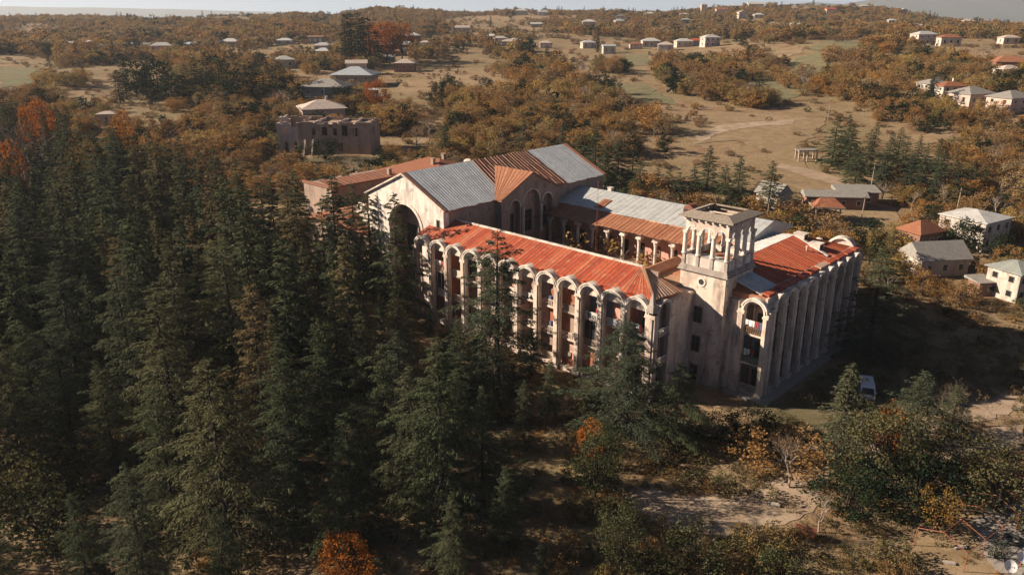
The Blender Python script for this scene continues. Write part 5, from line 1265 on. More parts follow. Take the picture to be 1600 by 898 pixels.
def cedar(seed, h, r, leaf, dens, mat='cedar_leaf', spacing=0.62, low=0.08, open_=0.0, shape=0.85, wr=(.2, .42)):
    """layered conifer: flat drooping sprays on tiers of branches -> crown mesh, trunk mesh"""
    g = np.random.default_rng(seed)
    tb = MB()
    lean = g.uniform(-0.015, 0.015, 2) * h
    zs = [0, h * 0.12, h * 0.4, h * 0.7, h * 0.97]; rs = [0.021 * h, 0.016 * h, 0.011 * h, 0.006 * h, 0.001 * h]
    for a in range(4):
        tb.tube((lean[0] * (zs[a] / h) ** 2, lean[1] * (zs[a] / h) ** 2, zs[a] - (0.6 if a == 0 else 0)), (lean[0] * (zs[a + 1] / h) ** 2, lean[1] * (zs[a + 1] / h) ** 2, zs[a + 1]), rs[a], rs[a + 1], n=6)
    C, D, N, L, Wd = [], [], [], [], []
    nl = int(h * (1 - low) / spacing)
    az = g.uniform(0, 6.28)
    lop = g.uniform(0, 6.28)
    for i in range(nl):
        t = low + (1 - low) * i / nl
        z = h * t
        prof = (1 - t) ** shape * (0.72 + 0.28 * math.sin(min(1, t / 0.25) * math.pi / 2))
        tier = 0.80 + 0.30 * math.sin(i * 1.15 + seed) + 0.12 * math.sin(i * 0.37 + 2 * seed)
        nb = int(g.integers(4, 7)) if t < 0.85 else 4
        for b in range(nb):
            az += 2.4 + g.uniform(-0.4, 0.4)
            if g.random() < open_: continue
            bl = (r * prof * tier * g.uniform(0.55, 1.28) * (1 + 0.18 * math.cos(az - lop)) + 0.35)
            sl = -0.08 + 0.55 * t ** 1.2 + g.uniform(-0.08, 0.08)
            dr = 0.16 + 0.14 * g.random()
            dx, dy = math.cos(az), math.sin(az)
            zz = z + g.uniform(-0.2, 0.2)
            end = (dx * bl * 0.93, dy * bl * 0.93, zz + bl * (sl - dr))
            mid = (dx * bl * 0.5, dy * bl * 0.5, zz + bl * (sl * 0.5 - dr * 0.25))
            if bl > 1.2:
                tb.tube((0, 0, zz), mid, 0.015 + 0.008 * bl, 0.01 + 0.004 * bl, n=3); tb.tube(mid, end, 0.01 + 0.004 * bl, 0.006, n=3)
            ns = max(3, int(bl * dens * 5.5))
            s = g.uniform(0.16, 1.0, ns) ** 0.75
            wmax = (0.30 * bl * (1 - s) ** 0.8 + 0.22) * (0.6 + 0.4 * np.minimum(1, s / 0.3))
            q = g.uniform(-1, 1, ns) * wmax
            px = dx * s * bl - dy * q; py = dy * s * bl + dx * q
            pz = zz + bl * (sl * s - dr * s ** 2) - 0.22 * np.abs(q) + g.normal(0, 0.05, ns)
            sg = np.sign(q)
            k = 0.35 + 0.55 * np.minimum(1, np.abs(q) / (wmax + .01)); fw = 1 - 0.5 * k
            ddx = dx * fw - dy * sg * k + g.normal(0, .16, ns); ddy = dy * fw + dx * sg * k + g.normal(0, .16, ns)
            ddz = (sl - 2 * dr * s) * 0.7 - 0.12 + g.normal(0, .18, ns)
            C.append(np.stack([px, py, pz], 1)); D.append(np.stack([ddx, ddy, ddz], 1))
            N.append(np.stack([g.normal(0, .6, ns), g.normal(0, .6, ns), np.ones(ns)], 1))
            L.append(leaf * g.uniform(0.65, 1.35, ns)); Wd.append(leaf * g.uniform(wr[0], wr[1], ns))
    # leader
    ns = 16; zl = h * np.linspace(0.93, 1.0, ns)
    C.append(np.stack([g.normal(0, .08, ns), g.normal(0, .08, ns), zl], 1)); D.append(np.stack([g.normal(0, .5, ns), g.normal(0, .5, ns), np.ones(ns) * 0.8], 1))
    N.append(g.normal(0, 1, (ns, 3))); L.append(np.full(ns, leaf * 0.8)); Wd.append(np.full(ns, leaf * 0.25))
    C = np.concatenate(C)
    f = (C[:, 2:3] / h) ** 2
    C[:, :2] += lean[None, :] * f
    crown = quads_mesh("crown", C, np.concatenate(D), np.concatenate(N), np.concatenate(L), np.concatenate(Wd), mat, 0.22)
    trunk = tb.mesh("trunk", 'bark')
    return crown, trunk

def blob_tree(seed, h, r, mat, leaf=0.42, ncl=34, per=34, low=0.2, trunk_mat='bark', flat=1.0, clump=0.34):
    """broadleaf crown: leaf faces in clumps at limb ends, gaps between"""
    g = np.random.default_rng(seed)
    zc = h * (low + (1 - low) * 0.5); rz = h * (1 - low) * 0.5
    C, D, N, L, Wd = [], [], [], [], []
    tb = MB()
    tr = 0.022 * h + 0.04
    bx, by = g.uniform(-.04, .04, 2) * h
    tb.tube((0, 0, -0.6), (bx, by, h * low), tr, tr * 0.75, n=6); tb.tube((bx, by, h * low), (bx * 2, by * 2, h * 0.62), tr * 0.75, tr * 0.3, n=5)
    lob = g.uniform(0.75, 1.25, 7)
    for k in range(ncl):
        a = g.uniform(0, 6.28); ct = g.uniform(-0.95, 1); rad = g.uniform(0.35, 1.0) ** 0.5
        st = math.sqrt(max(0, 1 - ct * ct))
        lb = lob[int(a / 6.2832 * 6.999)]
        c = np.array([math.cos(a) * st * r * rad * lb, math.sin(a) * st * r * rad * lb, zc + ct * rz * rad * (0.9 + 0.1 * lb) * flat])
        if k % 2 == 0: tb.tube((bx, by, h * (low + 0.1 * g.random())), tuple(c), tr * 0.35, tr * 0.06, n=3)
        n = int(per * g.uniform(0.5, 1.4)); cr = clump * r * g.uniform(0.6, 1.3)
        p = g.normal(0, 1, (n, 3)); p /= np.linalg.norm(p, axis=1, keepdims=True); p *= cr * g.uniform(0.3, 1.0, (n, 1)) ** 0.6; p[:, 2] *= 0.75
        C.append(c + p); D.append(g.normal(0, 1, (n, 3))); nn = p / (cr + 1e-6) + g.normal(0, .6, (n, 3)) + np.array([0, 0, .5]); N.append(nn)
        L.append(leaf * g.uniform(.6, 1.4, n)); Wd.append(leaf * g.uniform(.45, .9, n))
    crown = quads_mesh("crown", np.concatenate(C), np.concatenate(D), np.concatenate(N), np.concatenate(L), np.concatenate(Wd), mat)
    return crown, tb.mesh("trunk", trunk_mat)

def bare_tree(seed, h, r, mat='bark_pale', lv=5):
    """leafless tree: forking limbs down to twigs"""
    R = random.Random(seed); tb = MB(); tips = []
    def grow(p, d, L, rad, k):
        q = p + d * L
        tb.tube(p, q, rad, rad * 0.65, n=5 if k > 2 else 3)
        if k == 0: tips.append((q, d)); return
        for _ in range(R.choice([2, 3, 3])):
            nd = (d + Vector((R.gauss(0, .5), R.gauss(0, .5), R.gauss(0.08, .28)))).normalized()
            grow(p + d * L * R.uniform(.65, 1), nd, L * R.uniform(.6, .85), rad * .55, k - 1)
    grow(Vector((0, 0, -.4)), Vector((R.uniform(-.1, .1), R.uniform(-.1, .1), 1)).normalized(), h * 0.3, 0.022 * h, lv)
    trunk = tb.mesh("trunk", mat)
    g = np.random.default_rng(seed); n = len(tips) * 3
    c = np.array([list(t[0]) for t in tips for _ in range(3)]); d = np.array([list(t[1]) for t in tips for _ in range(3)]) + g.normal(0, .5, (n, 3))
    crown = quads_mesh("crown", c + d * 0.25, d, g.normal(0, 1, (n, 3)), np.full(n, 0.07 * h) * g.uniform(.6, 1.3, n), np.full(n, 0.03), 'twig')
    return crown, trunk

def joined(crown, trunk, name):
    bm = bmesh.new(); bm.from_mesh(crown); nf = len(bm.faces); bm.from_mesh(trunk)
    bm.faces.ensure_lookup_table()
    for f in bm.faces[nf:]: f.material_index = 1
    me = bpy.data.meshes.new(name); bm.to_mesh(me); bm.free()
    me.materials.append(crown.materials[0]); me.materials.append(trunk.materials[0])
    return me

# prototypes (unit sizes noted: height, radius)
CED_HI = [(cedar(100 + k, 22, r, 0.36, 6.4, m, 0.62, shape=.8, wr=(.16, .34)), 22) for k, (r, m) in enumerate([(8.2, 'cedar_leaf'), (7.2, 'cedar_leaf'), (8.6, 'cedar_leaf'), (7.4, 'cedar_blue')])]
CED = [(cedar(200 + k, 22, r, 0.6, 3.0, m, 0.7, open_=op, shape=sh), 22) for k, (r, m, op, sh) in enumerate([(7.0, 'cedar_leaf', .08, .8), (6.4, 'cedar_leaf', .12, .88), (7.8, 'cedar_leaf', .08, .74), (6.8, 'cedar_blue', .08, .8), (5.8, 'cedar_leaf', .22, .62), (7.2, 'cedar_leaf', .05, .92)])]
SPRUCE = [(cedar(300, 15, 4.4, 0.34, 3.2, 'cedar_blue', 0.42, low=0.03), 15), (cedar(301, 15, 3.6, 0.34, 3.4, 'cedar_blue', 0.42, low=0.03), 15)]
PINE_FAR = [(cedar(320 + k, 14, 3.6, 0.7, 1.2, 'dark_evergreen', 0.6), 14) for k in range(2)]
CYPRESS = [(cedar(330, 18, 1.9, 0.6, 2.2, 'dark_evergreen', 0.5, shape=0.45), 18), (cedar(331, 18, 1.5, 0.6, 2.2, 'dark_evergreen', 0.5, shape=0.4), 18)]
OAK_HI = [(blob_tree(400 + k, 10, 4.2, 'broadleaf', 0.25, 80, 80, 0.08), 10) for k in range(2)]
BUSH_HI = [(blob_tree(410 + k, 5, 3.2, m, 0.24, 46, 55, 0.02), 5) for k, m in enumerate(['broadleaf', 'autumn_leaf', 'dark_evergreen'])]
ORANGE = [(blob_tree(420, 8, 3.4, 'autumn_orange', 0.26, 60, 60, 0.15), 8), (blob_tree(421, 9, 3.0, 'autumn_orange', 0.4, 40, 40, 0.15), 9)]
GOLD = [(blob_tree(430, 7, 3.2, 'autumn_gold', 0.26, 44, 45, 0.3), 7)]
POPLAR = [(blob_tree(440, 16, 1.7, 'autumn_gold', 0.5, 40, 34, 0.05), 16)]
AUT = [(blob_tree(500 + k, 7, r, 'autumn_leaf', 0.36, 48, 50, lw), 7) for k, (r, lw) in enumerate([(3.6, .0), (3.2, .03), (4.0, .0), (2.8, .05), (3.8, .0), (3.3, -.05)])]
EVR = [(blob_tree(520 + k, 8, 3.2, 'dark_evergreen', 0.42, 36, 44, 0.04), 8) for k in range(2)]
BARE = [(bare_tree(600 + k, 9, 3), 9) for k in range(3)]

TREES = []
def plant(proto, p, h, name, label, cat, group, rz, wide=1.0, parts=True):
    (crown, trunk), H0 = proto
    s = h / H0
    if parts:
        e = empty(name, p, rz); e.scale = (s * wide, s * wide, s)
        mesh_obj("trunk", trunk, e); mesh_obj("crown", crown, e)
        # each crown gets its own random colour through its object
    tag(e, label, cat, group)
    TREES.append((p[0], p[1]))
    return e
def plant_top(proto, px, py, y, name, label, cat, group=None, wide=1.0, rz=None):
    t = at_depth(px, py, y); g0 = hgt(t.x, t.y)
    return plant(proto, (t.x, t.y, g0), t.z - g0, name, label, cat, group, rnd.uniform(0, 6.28) if rz is None else rz, wide)
rnd = random.Random(77); fr0 = random.Random(31)

# ---- single trees that the eye picks out
plant_top(CED_HI[0], 318, 556, 66, "cedar_tree", "largest foreground cedar with sunlit grey-green sprays, bottom left", "cedar", wide=1.25)
plant_top(CED_HI[1], 432, 520, 74, "cedar_tree", "tall foreground cedar just right of the largest foreground cedar", "cedar", wide=1.05)
plant_top(CED_HI[2], 596, 535, 78, "cedar_tree", "brownish sunlit cedar in the foreground left of centre", "cedar", wide=.95)
plant_top(CED_HI[1], 682, 520, 70, "cedar_tree", "pale brown-tipped foreground cedar directly below the arcade middle", "cedar", wide=1.05)
plant_top(CED_HI[3], 752, 600, 78, "cedar_tree", "dark foreground cedar right of the pale brown-tipped one", "cedar", wide=.9)
plant_top(CED_HI[3], 775, 357, 100.5, "cedar_tree", "slim cedar whose tip crosses the red roof in front of the arcade", "cedar", wide=1.35)
plant_top(CED[2], 690, 505, 104, "cedar_tree", "cedar against the far arcade bays, left of the slim roof-high cedar", "cedar", wide=1.1)
plant_top(CED_HI[1], 620, 425, 112, "cedar_tree", "cedar beside the left end of the arcade under the hall gable", "cedar")
plant_top(CED[0], 615, 300, 128, "cedar_tree", "tall cedar half covering the big arch of the hall gable", "cedar", wide=.9)
plant_top(CED_HI[3], 985, 500, 88, "cedar_tree", "grey-green cedar before the last arcade bays near the corner pinnacle", "cedar", wide=1.9)
plant_top(CED_HI[2], 1062, 566, 86, "cedar_tree", "dark cedar standing before the foot of the tower", "cedar", wide=1.6)
plant_top(CED[1], 930, 570, 90, "cedar_tree", "small cedar left of the grey-green corner cedar", "cedar", wide=1.3)
plant_top(CED_HI[3], 1382, 385, 112, "cedar_tree", "big cedar right of the side wing by the shaded yard", "cedar", wide=1.6)
plant_top(SPRUCE[1], 1333, 566, 81, "spruce_tree", "conical spruce in front of the parked van", "spruce", wide=1.5)
plant_top(SPRUCE[0], 1450, 580, 85, "spruce_tree", "broad dark conifer right of the parked van", "spruce", wide=2.0)
plant_top(SPRUCE[0], 1500, 600, 88, "spruce_tree", "conifer right behind the broad dark conifer", "spruce", wide=1.8)
plant_top(SPRUCE[1], 845, 846, 60, "spruce_tree", "young spruce tip at the bottom centre edge", "spruce", wide=1.0)
plant_top(ORANGE[0], 535, 836, 60.5, "autumn_tree", "bright orange tree at the bottom edge left of centre", "tree", wide=1.15)
plant_top(OAK_HI[0], 935, 664, 74, "broadleaf_tree", "dark green broadleaf tree in front of the clearing below the arcade", "tree", wide=.8)
plant_top(ORANGE[1], 925, 650, 80, "autumn_tree", "small orange-topped tree behind the dark green broadleaf tree", "tree", wide=.7)
plant_top(OAK_HI[1], 975, 780, 62, "broadleaf_tree", "green bush at the bottom edge right of the young spruce", "tree", wide=.7)
plant_top(OAK_HI[1], 1400, 640, 76, "broadleaf_tree", "olive tree with leaning red trunk by the dirt path", "tree", wide=1.1)
plant_top(ORANGE[1], 1398, 628, 79, "autumn_tree", "orange tuft behind the leaning olive tree", "tree", wide=.55)
plant_top(BARE[0], 1245, 660, 76, "bare_tree", "leafless tree beside the dirt path bend", "tree")
plant_top(BARE[1], 1548, 622, 92, "bare_tree", "pale leafless shrub tree beyond the right path", "tree", wide=1.2)
plant_top(BARE[2], 1505, 590, 90, "bare_tree", "leaning half-bare tree beside the dark conifers", "tree", wide=.9)
plant_top(BARE[1], 18, 150, 190, "bare_tree", "pale leafless tree at the left edge of the forest", "tree")
plant_top(BARE[0], 1290, 760, 68, "bare_tree", "twiggy brown shrub left of the dark hollow", "tree", wide=.9)
plant_top(GOLD[0], 1478, 765, 68, "autumn_tree", "golden leaved tree left of the rusty trellis", "tree", wide=1.0)
plant_top(BUSH_HI[1], 1225, 668, 80, "shrub", "brown rounded thicket beside the dirt path left of the spruce", "shrub", wide=1.4)
plant_top(BUSH_HI[0], 1580, 730, 71, "shrub", "round grey-green bush at the right edge above the trellis", "shrub", wide=1.3)
plant_top(BUSH_HI[0], 1545, 690, 76, "shrub", "olive bush left of the round grey-green bush", "shrub", wide=1.3)
plant_top(BUSH_HI[2], 1440, 720, 72, "shrub", "dark evergreen bush over the black hollow", "shrub", wide=1.5)
plant_top(BUSH_HI[2], 1330, 740, 71, "shrub", "dark evergreen bush below the conical spruce", "shrub", wide=1.3)
plant_top(BUSH_HI[2], 1180, 640, 88, "shrub", "dark hedge mound in front of the side wing corner", "shrub", wide=1.6)
plant_top(BUSH_HI[2], 1130, 650, 86, "shrub", "dark hedge mound in front of the tower foot", "shrub", wide=1.5)
plant_top(BUSH_HI[0], 1095, 830, 62, "shrub", "shaded bush below the dirt path end", "shrub", wide=1.3)
plant_top(BUSH_HI[1], 1200, 830, 63, "shrub", "brown bush below the dirt path", "shrub", wide=1.3)
plant_top(BUSH_HI[0], 1225, 860, 60, "shrub", "green bush at the bottom edge beside the orange board", "shrub", wide=1.0)
plant_top(BUSH_HI[1], 1400, 870, 61, "shrub", "low brown bush at the bottom edge in the yard", "shrub", wide=.9)
plant_top(BUSH_HI[2], 1560, 842, 64, "shrub", "dark green shrub left of the white dishes", "shrub", wide=.8)
plant_top(BUSH_HI[0], 55, 760, 66, "shrub", "grey-green leafy bush at the lower left edge", "shrub", wide=1.2)
plant_top(BUSH_HI[0], 20, 700, 70, "shrub", "leafy bush behind the grey-green one at the left edge", "shrub", wide=1.0)
plant_top(BUSH_HI[2], 505, 215, 231, "shrub", "round dark green shrub in front of the ruin", "shrub", wide=1.1)
plant_top(EVR[0], 470, 225, 228, "shrub", "small evergreen left of the round shrub before the ruin", "shrub", wide=.8)
plant_top(BUSH_HI[1], 940, 372, 132, "shrub", "brown overgrown bush inside the courtyard", "shrub", wide=1.1)
plant_top(BARE[2], 965, 378, 131, "bare_tree", "bare sapling among the courtyard bushes", "tree", wide=.8)
plant_top(BUSH_HI[1], 1250, 318, 176, "shrub", "large brown leafless-looking thicket beside the white barn", "shrub", wide=1.7)
plant_top(ORANGE[0], 585, 122, 305, "autumn_tree", "bright orange bush right of the blue-grey roofed house", "tree", wide=1.0)
for px, py, y, lab in [(560, 486, 92, "cedar left of the arcade with a brown sunlit tip"), (640, 566, 72, "foreground cedar between the two brown sunlit ones"), (712, 575, 84, "cedar in front of the lower arcade middle"), (540, 640, 66, "foreground cedar behind the bright orange tree"), (860, 560, 92, "young cedar below the arcade beside the clearing"), (240, 600, 70, "foreground cedar left of the largest one"), (150, 560, 78, "shaded foreground cedar near the left forest floor gap")]:
    plant_top(fr0.choice(CED_HI), px, py, y, "cedar_tree", lab, "cedar", wide=fr0.uniform(.9, 1.1))
# dark cypress group and orange neighbours on the middle skyline
for k, (px, py) in enumerate([(536, 22), (546, 20), (556, 19), (565, 27)]):
    plant_top(CYPRESS[k % 2], px, py, 470 + 6 * k, "cypress_tree", "tall dark cypress in the skyline group left of the orange trees", "cypress", "dark cypresses on the skyline", wide=1.5)
plant_top(PINE_FAR[0], 575, 27, 485, "pine_tree", "broad dark pine at the right end of the skyline cypresses", "pine", wide=1.8)
for k, (px, py) in enumerate([(588, 30), (600, 28), (612, 33), (626, 30)]):
    plant_top(ORANGE[1], px, py, 500 + 5 * k, "autumn_tree", "orange-red tall tree beside the dark skyline cypresses", "tree", "orange trees beside the cypresses", wide=.9)
for k, (px, py) in enumerate([(308, 64), (316, 66), (325, 65), (340, 66), (380, 56), (386, 58)]):
    plant_top(POPLAR[0], px, py, 500 + 8 * k, "poplar_tree", "golden upright poplar among the far left farms", "poplar", "golden poplars far left", wide=1.3)
for k, (px, py) in enumerate([(935, 52), (990, 12), (1066, 10), (858, 14)]):
    plant_top(CYPRESS[k % 2], px, py, (560, 1150, 1200, 1240)[k], "cypress_tree", ("slim dark cypress in the valley by the white house", "slim poplar-like cypress on the central skyline", "slim cypress left of the skyline tower block", "slim cypress beside the small skyline building")[k], "cypress", wide=1.3)

# ---- cedar forest on the left
def forest_ok(x, y):
    if y < 57 or y > 268: return False
    # right boundary: clear of the front arcade and annexes, opening at the clearing
    q = Vector((x - BO.x, y - BO.y)); u_ = q.x * UX + q.y * UY; v_ = -q.x * UY + q.y * UX
    if u_ > -15.5 and v_ < 62: return False
    if u_ > -12 and v_ < 118: return False
    if y < 96 and x > 3 + (y - 57) * 0.12: return False
    if y > 150 and u_ > -14: return False
    pc = project((x, y, hgt(x, y)))
    if 60 < pc[0] < 230 and 725 < pc[1] < 800: return False
    if 780 < pc[0] < 960 and 590 < pc[1] < 660: return False
    if pc[0] < -200 or (y > 185 and pc[0] > 405 - (y - 185) * 0.4): return False
    return True
def free(x, y, d):
    return all((x - a) ** 2 + (y - b2) ** 2 > d * d for a, b2 in TREES)
cnt = 0; tries = 0; fr = random.Random(5)
while cnt < 285 and tries < 30000:
    tries += 1
    y = fr.uniform(57, 268); x = fr.uniform(-200, 30)
    if not forest_ok(x, y): continue
    if not free(x, y, 6.3 if y < 110 else (5.8 if y < 190 else 5.4)): continue
    near = y < 98
    h = fr.uniform(14.5, 25) if y < 190 else fr.uniform(12, 20)
    # keep the tops under the line that the photograph shows
    top = project((x, y, hgt(x, y) + h))
    lim = 150 if top[0] < 130 else 118
    if top[1] < lim: h *= 0.8
    if y < 72: h = fr.uniform(9, 15)
    if top[0] > 560: h = min(h, 15 if y > 84 else 12)
    if top[0] > 690 and y < 88: h = min(h, 9.5)
    for _ in range(12):
        t_ = project((x, y, hgt(x, y) + h))
        if t_[1] < (500 if t_[0] > 650 else (455 if t_[0] > 575 else 0)): h *= 0.92
    pr = fr.choice(CED_HI if near else CED)
    wd = fr.uniform(0.85, 1.12)
    tall = "tall" if h > 19 else ("medium" if h > 15.5 else "short")
    pc = project((x, y, hgt(x, y) + h))
    where = "by the left edge" if pc[0] < 140 else ("left of the largest cedar" if pc[0] < 300 else ("under the ruin" if pc[0] < 470 else "nearest the sanatorium"))
    zone0 = ("near", "cedar in the dark foreground forest", "cedars of the near forest") if y < 98 else (("mid", "cedar in the forest left of the hall", "cedars of the middle forest") if y < 160 else ("far", "cedar in the upper left forest", "cedars of the upper forest"))
    zone = ("", "%s %s, %s" % (tall, zone0[1], where), zone0[2] + " " + where)
    plant(pr, (x, y, hgt(x, y)), h, "cedar_tree", zone[1], "cedar", zone[2], fr.uniform(0, 6.28), wd)
    cnt += 1
# autumn trees glowing between the cedars
for k, (px, py, y) in enumerate([(58, 142, 222), (40, 152, 214), (10, 208, 180), (188, 164, 222), (118, 214, 182), (175, 172, 215)]):
    plant_top(ORANGE[1] if k != 4 else GOLD[0], px, py, y, "autumn_tree", "orange-leaved tree glowing between the upper left cedars", "tree", "orange trees in the cedar forest", wide=.4)
# ---- cedar grove at the right and trees behind the building
grove = [(1310, 180, 226), (1335, 192, 222), (1362, 200, 218), (1395, 205, 214), (1420, 212, 212), (1450, 222, 208), (1478, 232, 206), (1500, 226, 210), (1525, 250, 204), (1545, 256, 208), (1330, 178, 236), (1372, 190, 232), (1410, 198, 228), (1440, 210, 224), (1472, 215, 220), (1345, 220, 212), (1385, 235, 206), (1430, 240, 202), (1468, 256, 198), (1500, 262, 197)]
for px, py, y in grove:
    plant_top(fr.choice(CED), px, py, y, "cedar_tree", "blue-green cedar in the grove right of the dry clearing", "cedar", "cedars of the right grove", wide=fr.uniform(1.1, 1.4))
singles = [(522, 268, 168, "cedar hiding the rear annex wall, left"), (548, 284, 152, "cedar hiding the rear annex wall, middle"), (574, 296, 142, "cedar beside the hall gable, right before the annex"), (500, 256, 176, "cedar below the ruin's left half"), (540, 258, 180, "thin cedar between the ruin and the annex roof"), (694, 190, 226, "solitary cedar right of the ruin behind the hall roof"), (818, 188, 238, "cedar tip above the hall ridge, left one"), (880, 192, 232, "cedar above the hall ridge, right one"), (932, 200, 214, "tall cedar at the far end of the hall roof"), (968, 214, 208, "cedar right of the tall one at the hall's far end"), (1002, 250, 200, "cedar behind the grey gallery roof, left"), (1030, 262, 196, "cedar behind the grey gallery roof, middle"), (1062, 268, 192, "cedar behind the grey gallery roof beside the tower"), (1110, 226, 206, "pointed cedar above the tower roof"), (1158, 244, 200, "cedar right of the pointed one above the tower"), (1208, 250, 188, "wide cedar behind the white barn"), (1400, 360, 150, "thin cedar right of the side wing's far end"), (990, 230, 212, "dark cedar in the row behind the grey roof"), (906, 206, 220, "cedar left of the tall one at the hall's far end"), (948, 222, 206, "low cedar between the two at the hall's far end"), (1046, 262, 199, "cedar between the middle and tower-side ones behind the gallery"), (1086, 256, 199, "cedar left of the pointed one above the tower"), (1136, 256, 203, "short cedar between the two above the tower")]
for px, py, y, lab in singles:
    plant_top(fr.choice(CED), px, py, y, "cedar_tree", lab, "cedar", wide=fr.uniform(1.3, 1.6) if py < 280 and px > 600 else 1.1)
# ---- round dark evergreens, upper left
ever = [(190, 98, 330), (205, 92, 334), (222, 84, 340), (240, 90, 336), (252, 100, 330), (300, 88, 332), (318, 82, 336), (338, 84, 330), (350, 92, 326), (372, 108, 310), (390, 102, 312), (402, 92, 318), (418, 98, 314), (428, 90, 322), (180, 110, 318), (230, 108, 316), (270, 112, 310), (330, 104, 312), (440, 100, 330), (286, 100, 322)]
for px, py, y in ever:
    plant_top(fr.choice(PINE_FAR + PINE_FAR + PINE_FAR + EVR), px, py, y, "evergreen_tree", "dark rounded evergreen in the belt above the cedar forest", "tree", "dark evergreens above the forest", wide=1.25)

# ---- hedgerow shrubs, hillside thickets: the largest are individuals, the rest one mass
for hx, hy, hr in HOUSES: pass
srnd = random.Random(99)
BAND = [[(x, y) for x, y in [tuple(ground_at(*q)[:2]) for q in P]] for P in (
    [(800, 100), (900, 120), (1010, 185), (1060, 215), (980, 215), (860, 160), (790, 130)],
    [(1020, 100), (1150, 95), (1168, 140), (1130, 160), (1040, 150)],
    [(700, 150), (1000, 200), (1050, 245), (800, 245), (690, 200)],
    [(1345, 150), (1600, 190), (1600, 300), (1500, 220), (1350, 190)],
    [(1160, 30), (1400, 20), (1400, 55), (1200, 70)])]
cand = []
def vhash(i, j): return (math.sin(i * 127.1 + j * 311.7) * 43758.5453) % 1.0
def vnoise(x, y):
    i, j = math.floor(x), math.floor(y); fx, fy = x - i, y - j
    fx = fx * fx * (3 - 2 * fx); fy = fy * fy * (3 - 2 * fy)
    return (vhash(i, j) * (1 - fx) + vhash(i + 1, j) * fx) * (1 - fy) + (vhash(i, j + 1) * (1 - fx) + vhash(i + 1, j + 1) * fx) * fy
def wood(x, y):
    """1 inside woods, 0 on open slopes"""
    sc_ = 1.0 / (34 + y * 0.05)
    n = 0.62 * vnoise(x * sc_ * 0.8 + 3.1, y * sc_ * 0.55) + 0.38 * vnoise(x * sc_ * 2.1, y * sc_ * 1.6 + 7.7)
    if x < -60 and y < 480: n += 0.12
    return smooth(n, 0.44 if y < 700 else 0.36, 0.54)
def scatter(y0, y1, cell, keep):
    y = y0
    while y < y1:
        x = -0.78 * y - 40
        while x < 0.78 * y + 40:
            xx = x + srnd.uniform(-.5, .5) * cell; yy = y + srnd.uniform(-.5, .5) * cell
            wd = 1.0 if any(inside(P, xx, yy) for P in BAND) else wood(xx, yy)
            dn = keep * (0.22 + 0.78 * wd)
            if srnd.random() < dn and (srnd.random() < 0.11 and yy > 195 or not any(inside(P, xx, yy) for P in EXCL)) and all((xx - a) ** 2 + (yy - b2) ** 2 > r * r for a, b2, r in HOUSES if abs(yy - b2) < r):
                blk = False      # keep a sight line in front of the nearer houses
                for a, b2, r in HOUSES:
                    if 0 < b2 - yy < 6 + b2 * (0.015 if b2 < 450 else 0.07) and abs(xx - a * yy / b2) < r * 0.8: blk = True; break
                if not blk: cand.append((xx, yy, wd))
            x += cell
        y += cell
def in_forest(x, y):
    q = Vector((x - BO.x, y - BO.y)); u_ = q.x * UX + q.y * UY; v_ = -q.x * UY + q.y * UX
    return forest_ok(x, y) or (y < 200 and x < 33) or (y < 128 and x < 70)
scatter(130, 330, 4.2, 0.80); scatter(330, 600, 5.8, 0.78); scatter(600, 960, 8.0, 0.85); scatter(960, 1380, 10.5, 1.0)
items = []
for x, y, wd in cand:
    if in_forest(x, y): continue
    h = srnd.uniform(3.2, 6.6) * (1.25 if y > 300 else 1.0) if wd > 0.5 else srnd.uniform(0.9, 2.6)
    if y > 500: h = srnd.uniform(4.5, 9.5 if y < 850 else 7.5) if wd > 0.5 else srnd.uniform(1.5, 4.5)
    if srnd.random() < 0.06 and wd > 0.5: h *= 1.4
    r_ = srnd.random()
    if r_ < 0.11: kind = 'ev'; h *= 1.1
    elif r_ < 0.13 and y > 260: kind = 'pine'; h = srnd.uniform(7, 13)
    elif r_ < 0.20 and y < 500: kind = 'bare'; h *= 1.2
    elif wd <= 0.5: kind = 'rus'
    else: kind = 'aut'
    if y < 300 and x > 60 and kind == 'aut': h *= 0.9
    items.append([h * FPX / y, x, y, h, kind])
items.sort(reverse=True)
ind = {'ev': 0, 'pine': 0, 'bare': 0, 'aut': 0, 'rus': 0}
LAB = {'ev': ("evergreen_shrub", "dark green rounded shrub", "shrub", "evergreen hillside shrubs"),
       'pine': ("pine_tree", "dark conical pine", "pine", "hillside pines"),
       'bare': ("bare_tree", "leafless grey-brown tree on the hillside", "tree", "bare hillside trees"),
       'aut': ("autumn_tree", "russet brown bushy tree on the hillside", "tree", "autumn hillside trees")}
LAB['rus'] = ("scrub_bush", "low russet scrub bush", "bush", "russet scrub bushes")
CAP = {'rus': 150, 'ev': 60, 'pine': 60, 'bare': 60, 'aut': 300}
JM = {'ev': [(joined(*p[0], "evergreen_shrub"), p[1]) for p in EVR], 'pine': [(joined(*p[0], "pine_tree"), p[1]) for p in PINE_FAR],
      'bare': [(joined(*p[0], "bare_tree"), p[1]) for p in BARE], 'aut': [(joined(*p[0], "autumn_tree"), p[1]) for p in AUT],
      'rus': [(joined(*blob_tree(540 + k, 2.6, 2.0, 'russet', 0.24, 30, 34, -.1), "scrub_bush"), 2.6) for k in range(3)]}
rest = []
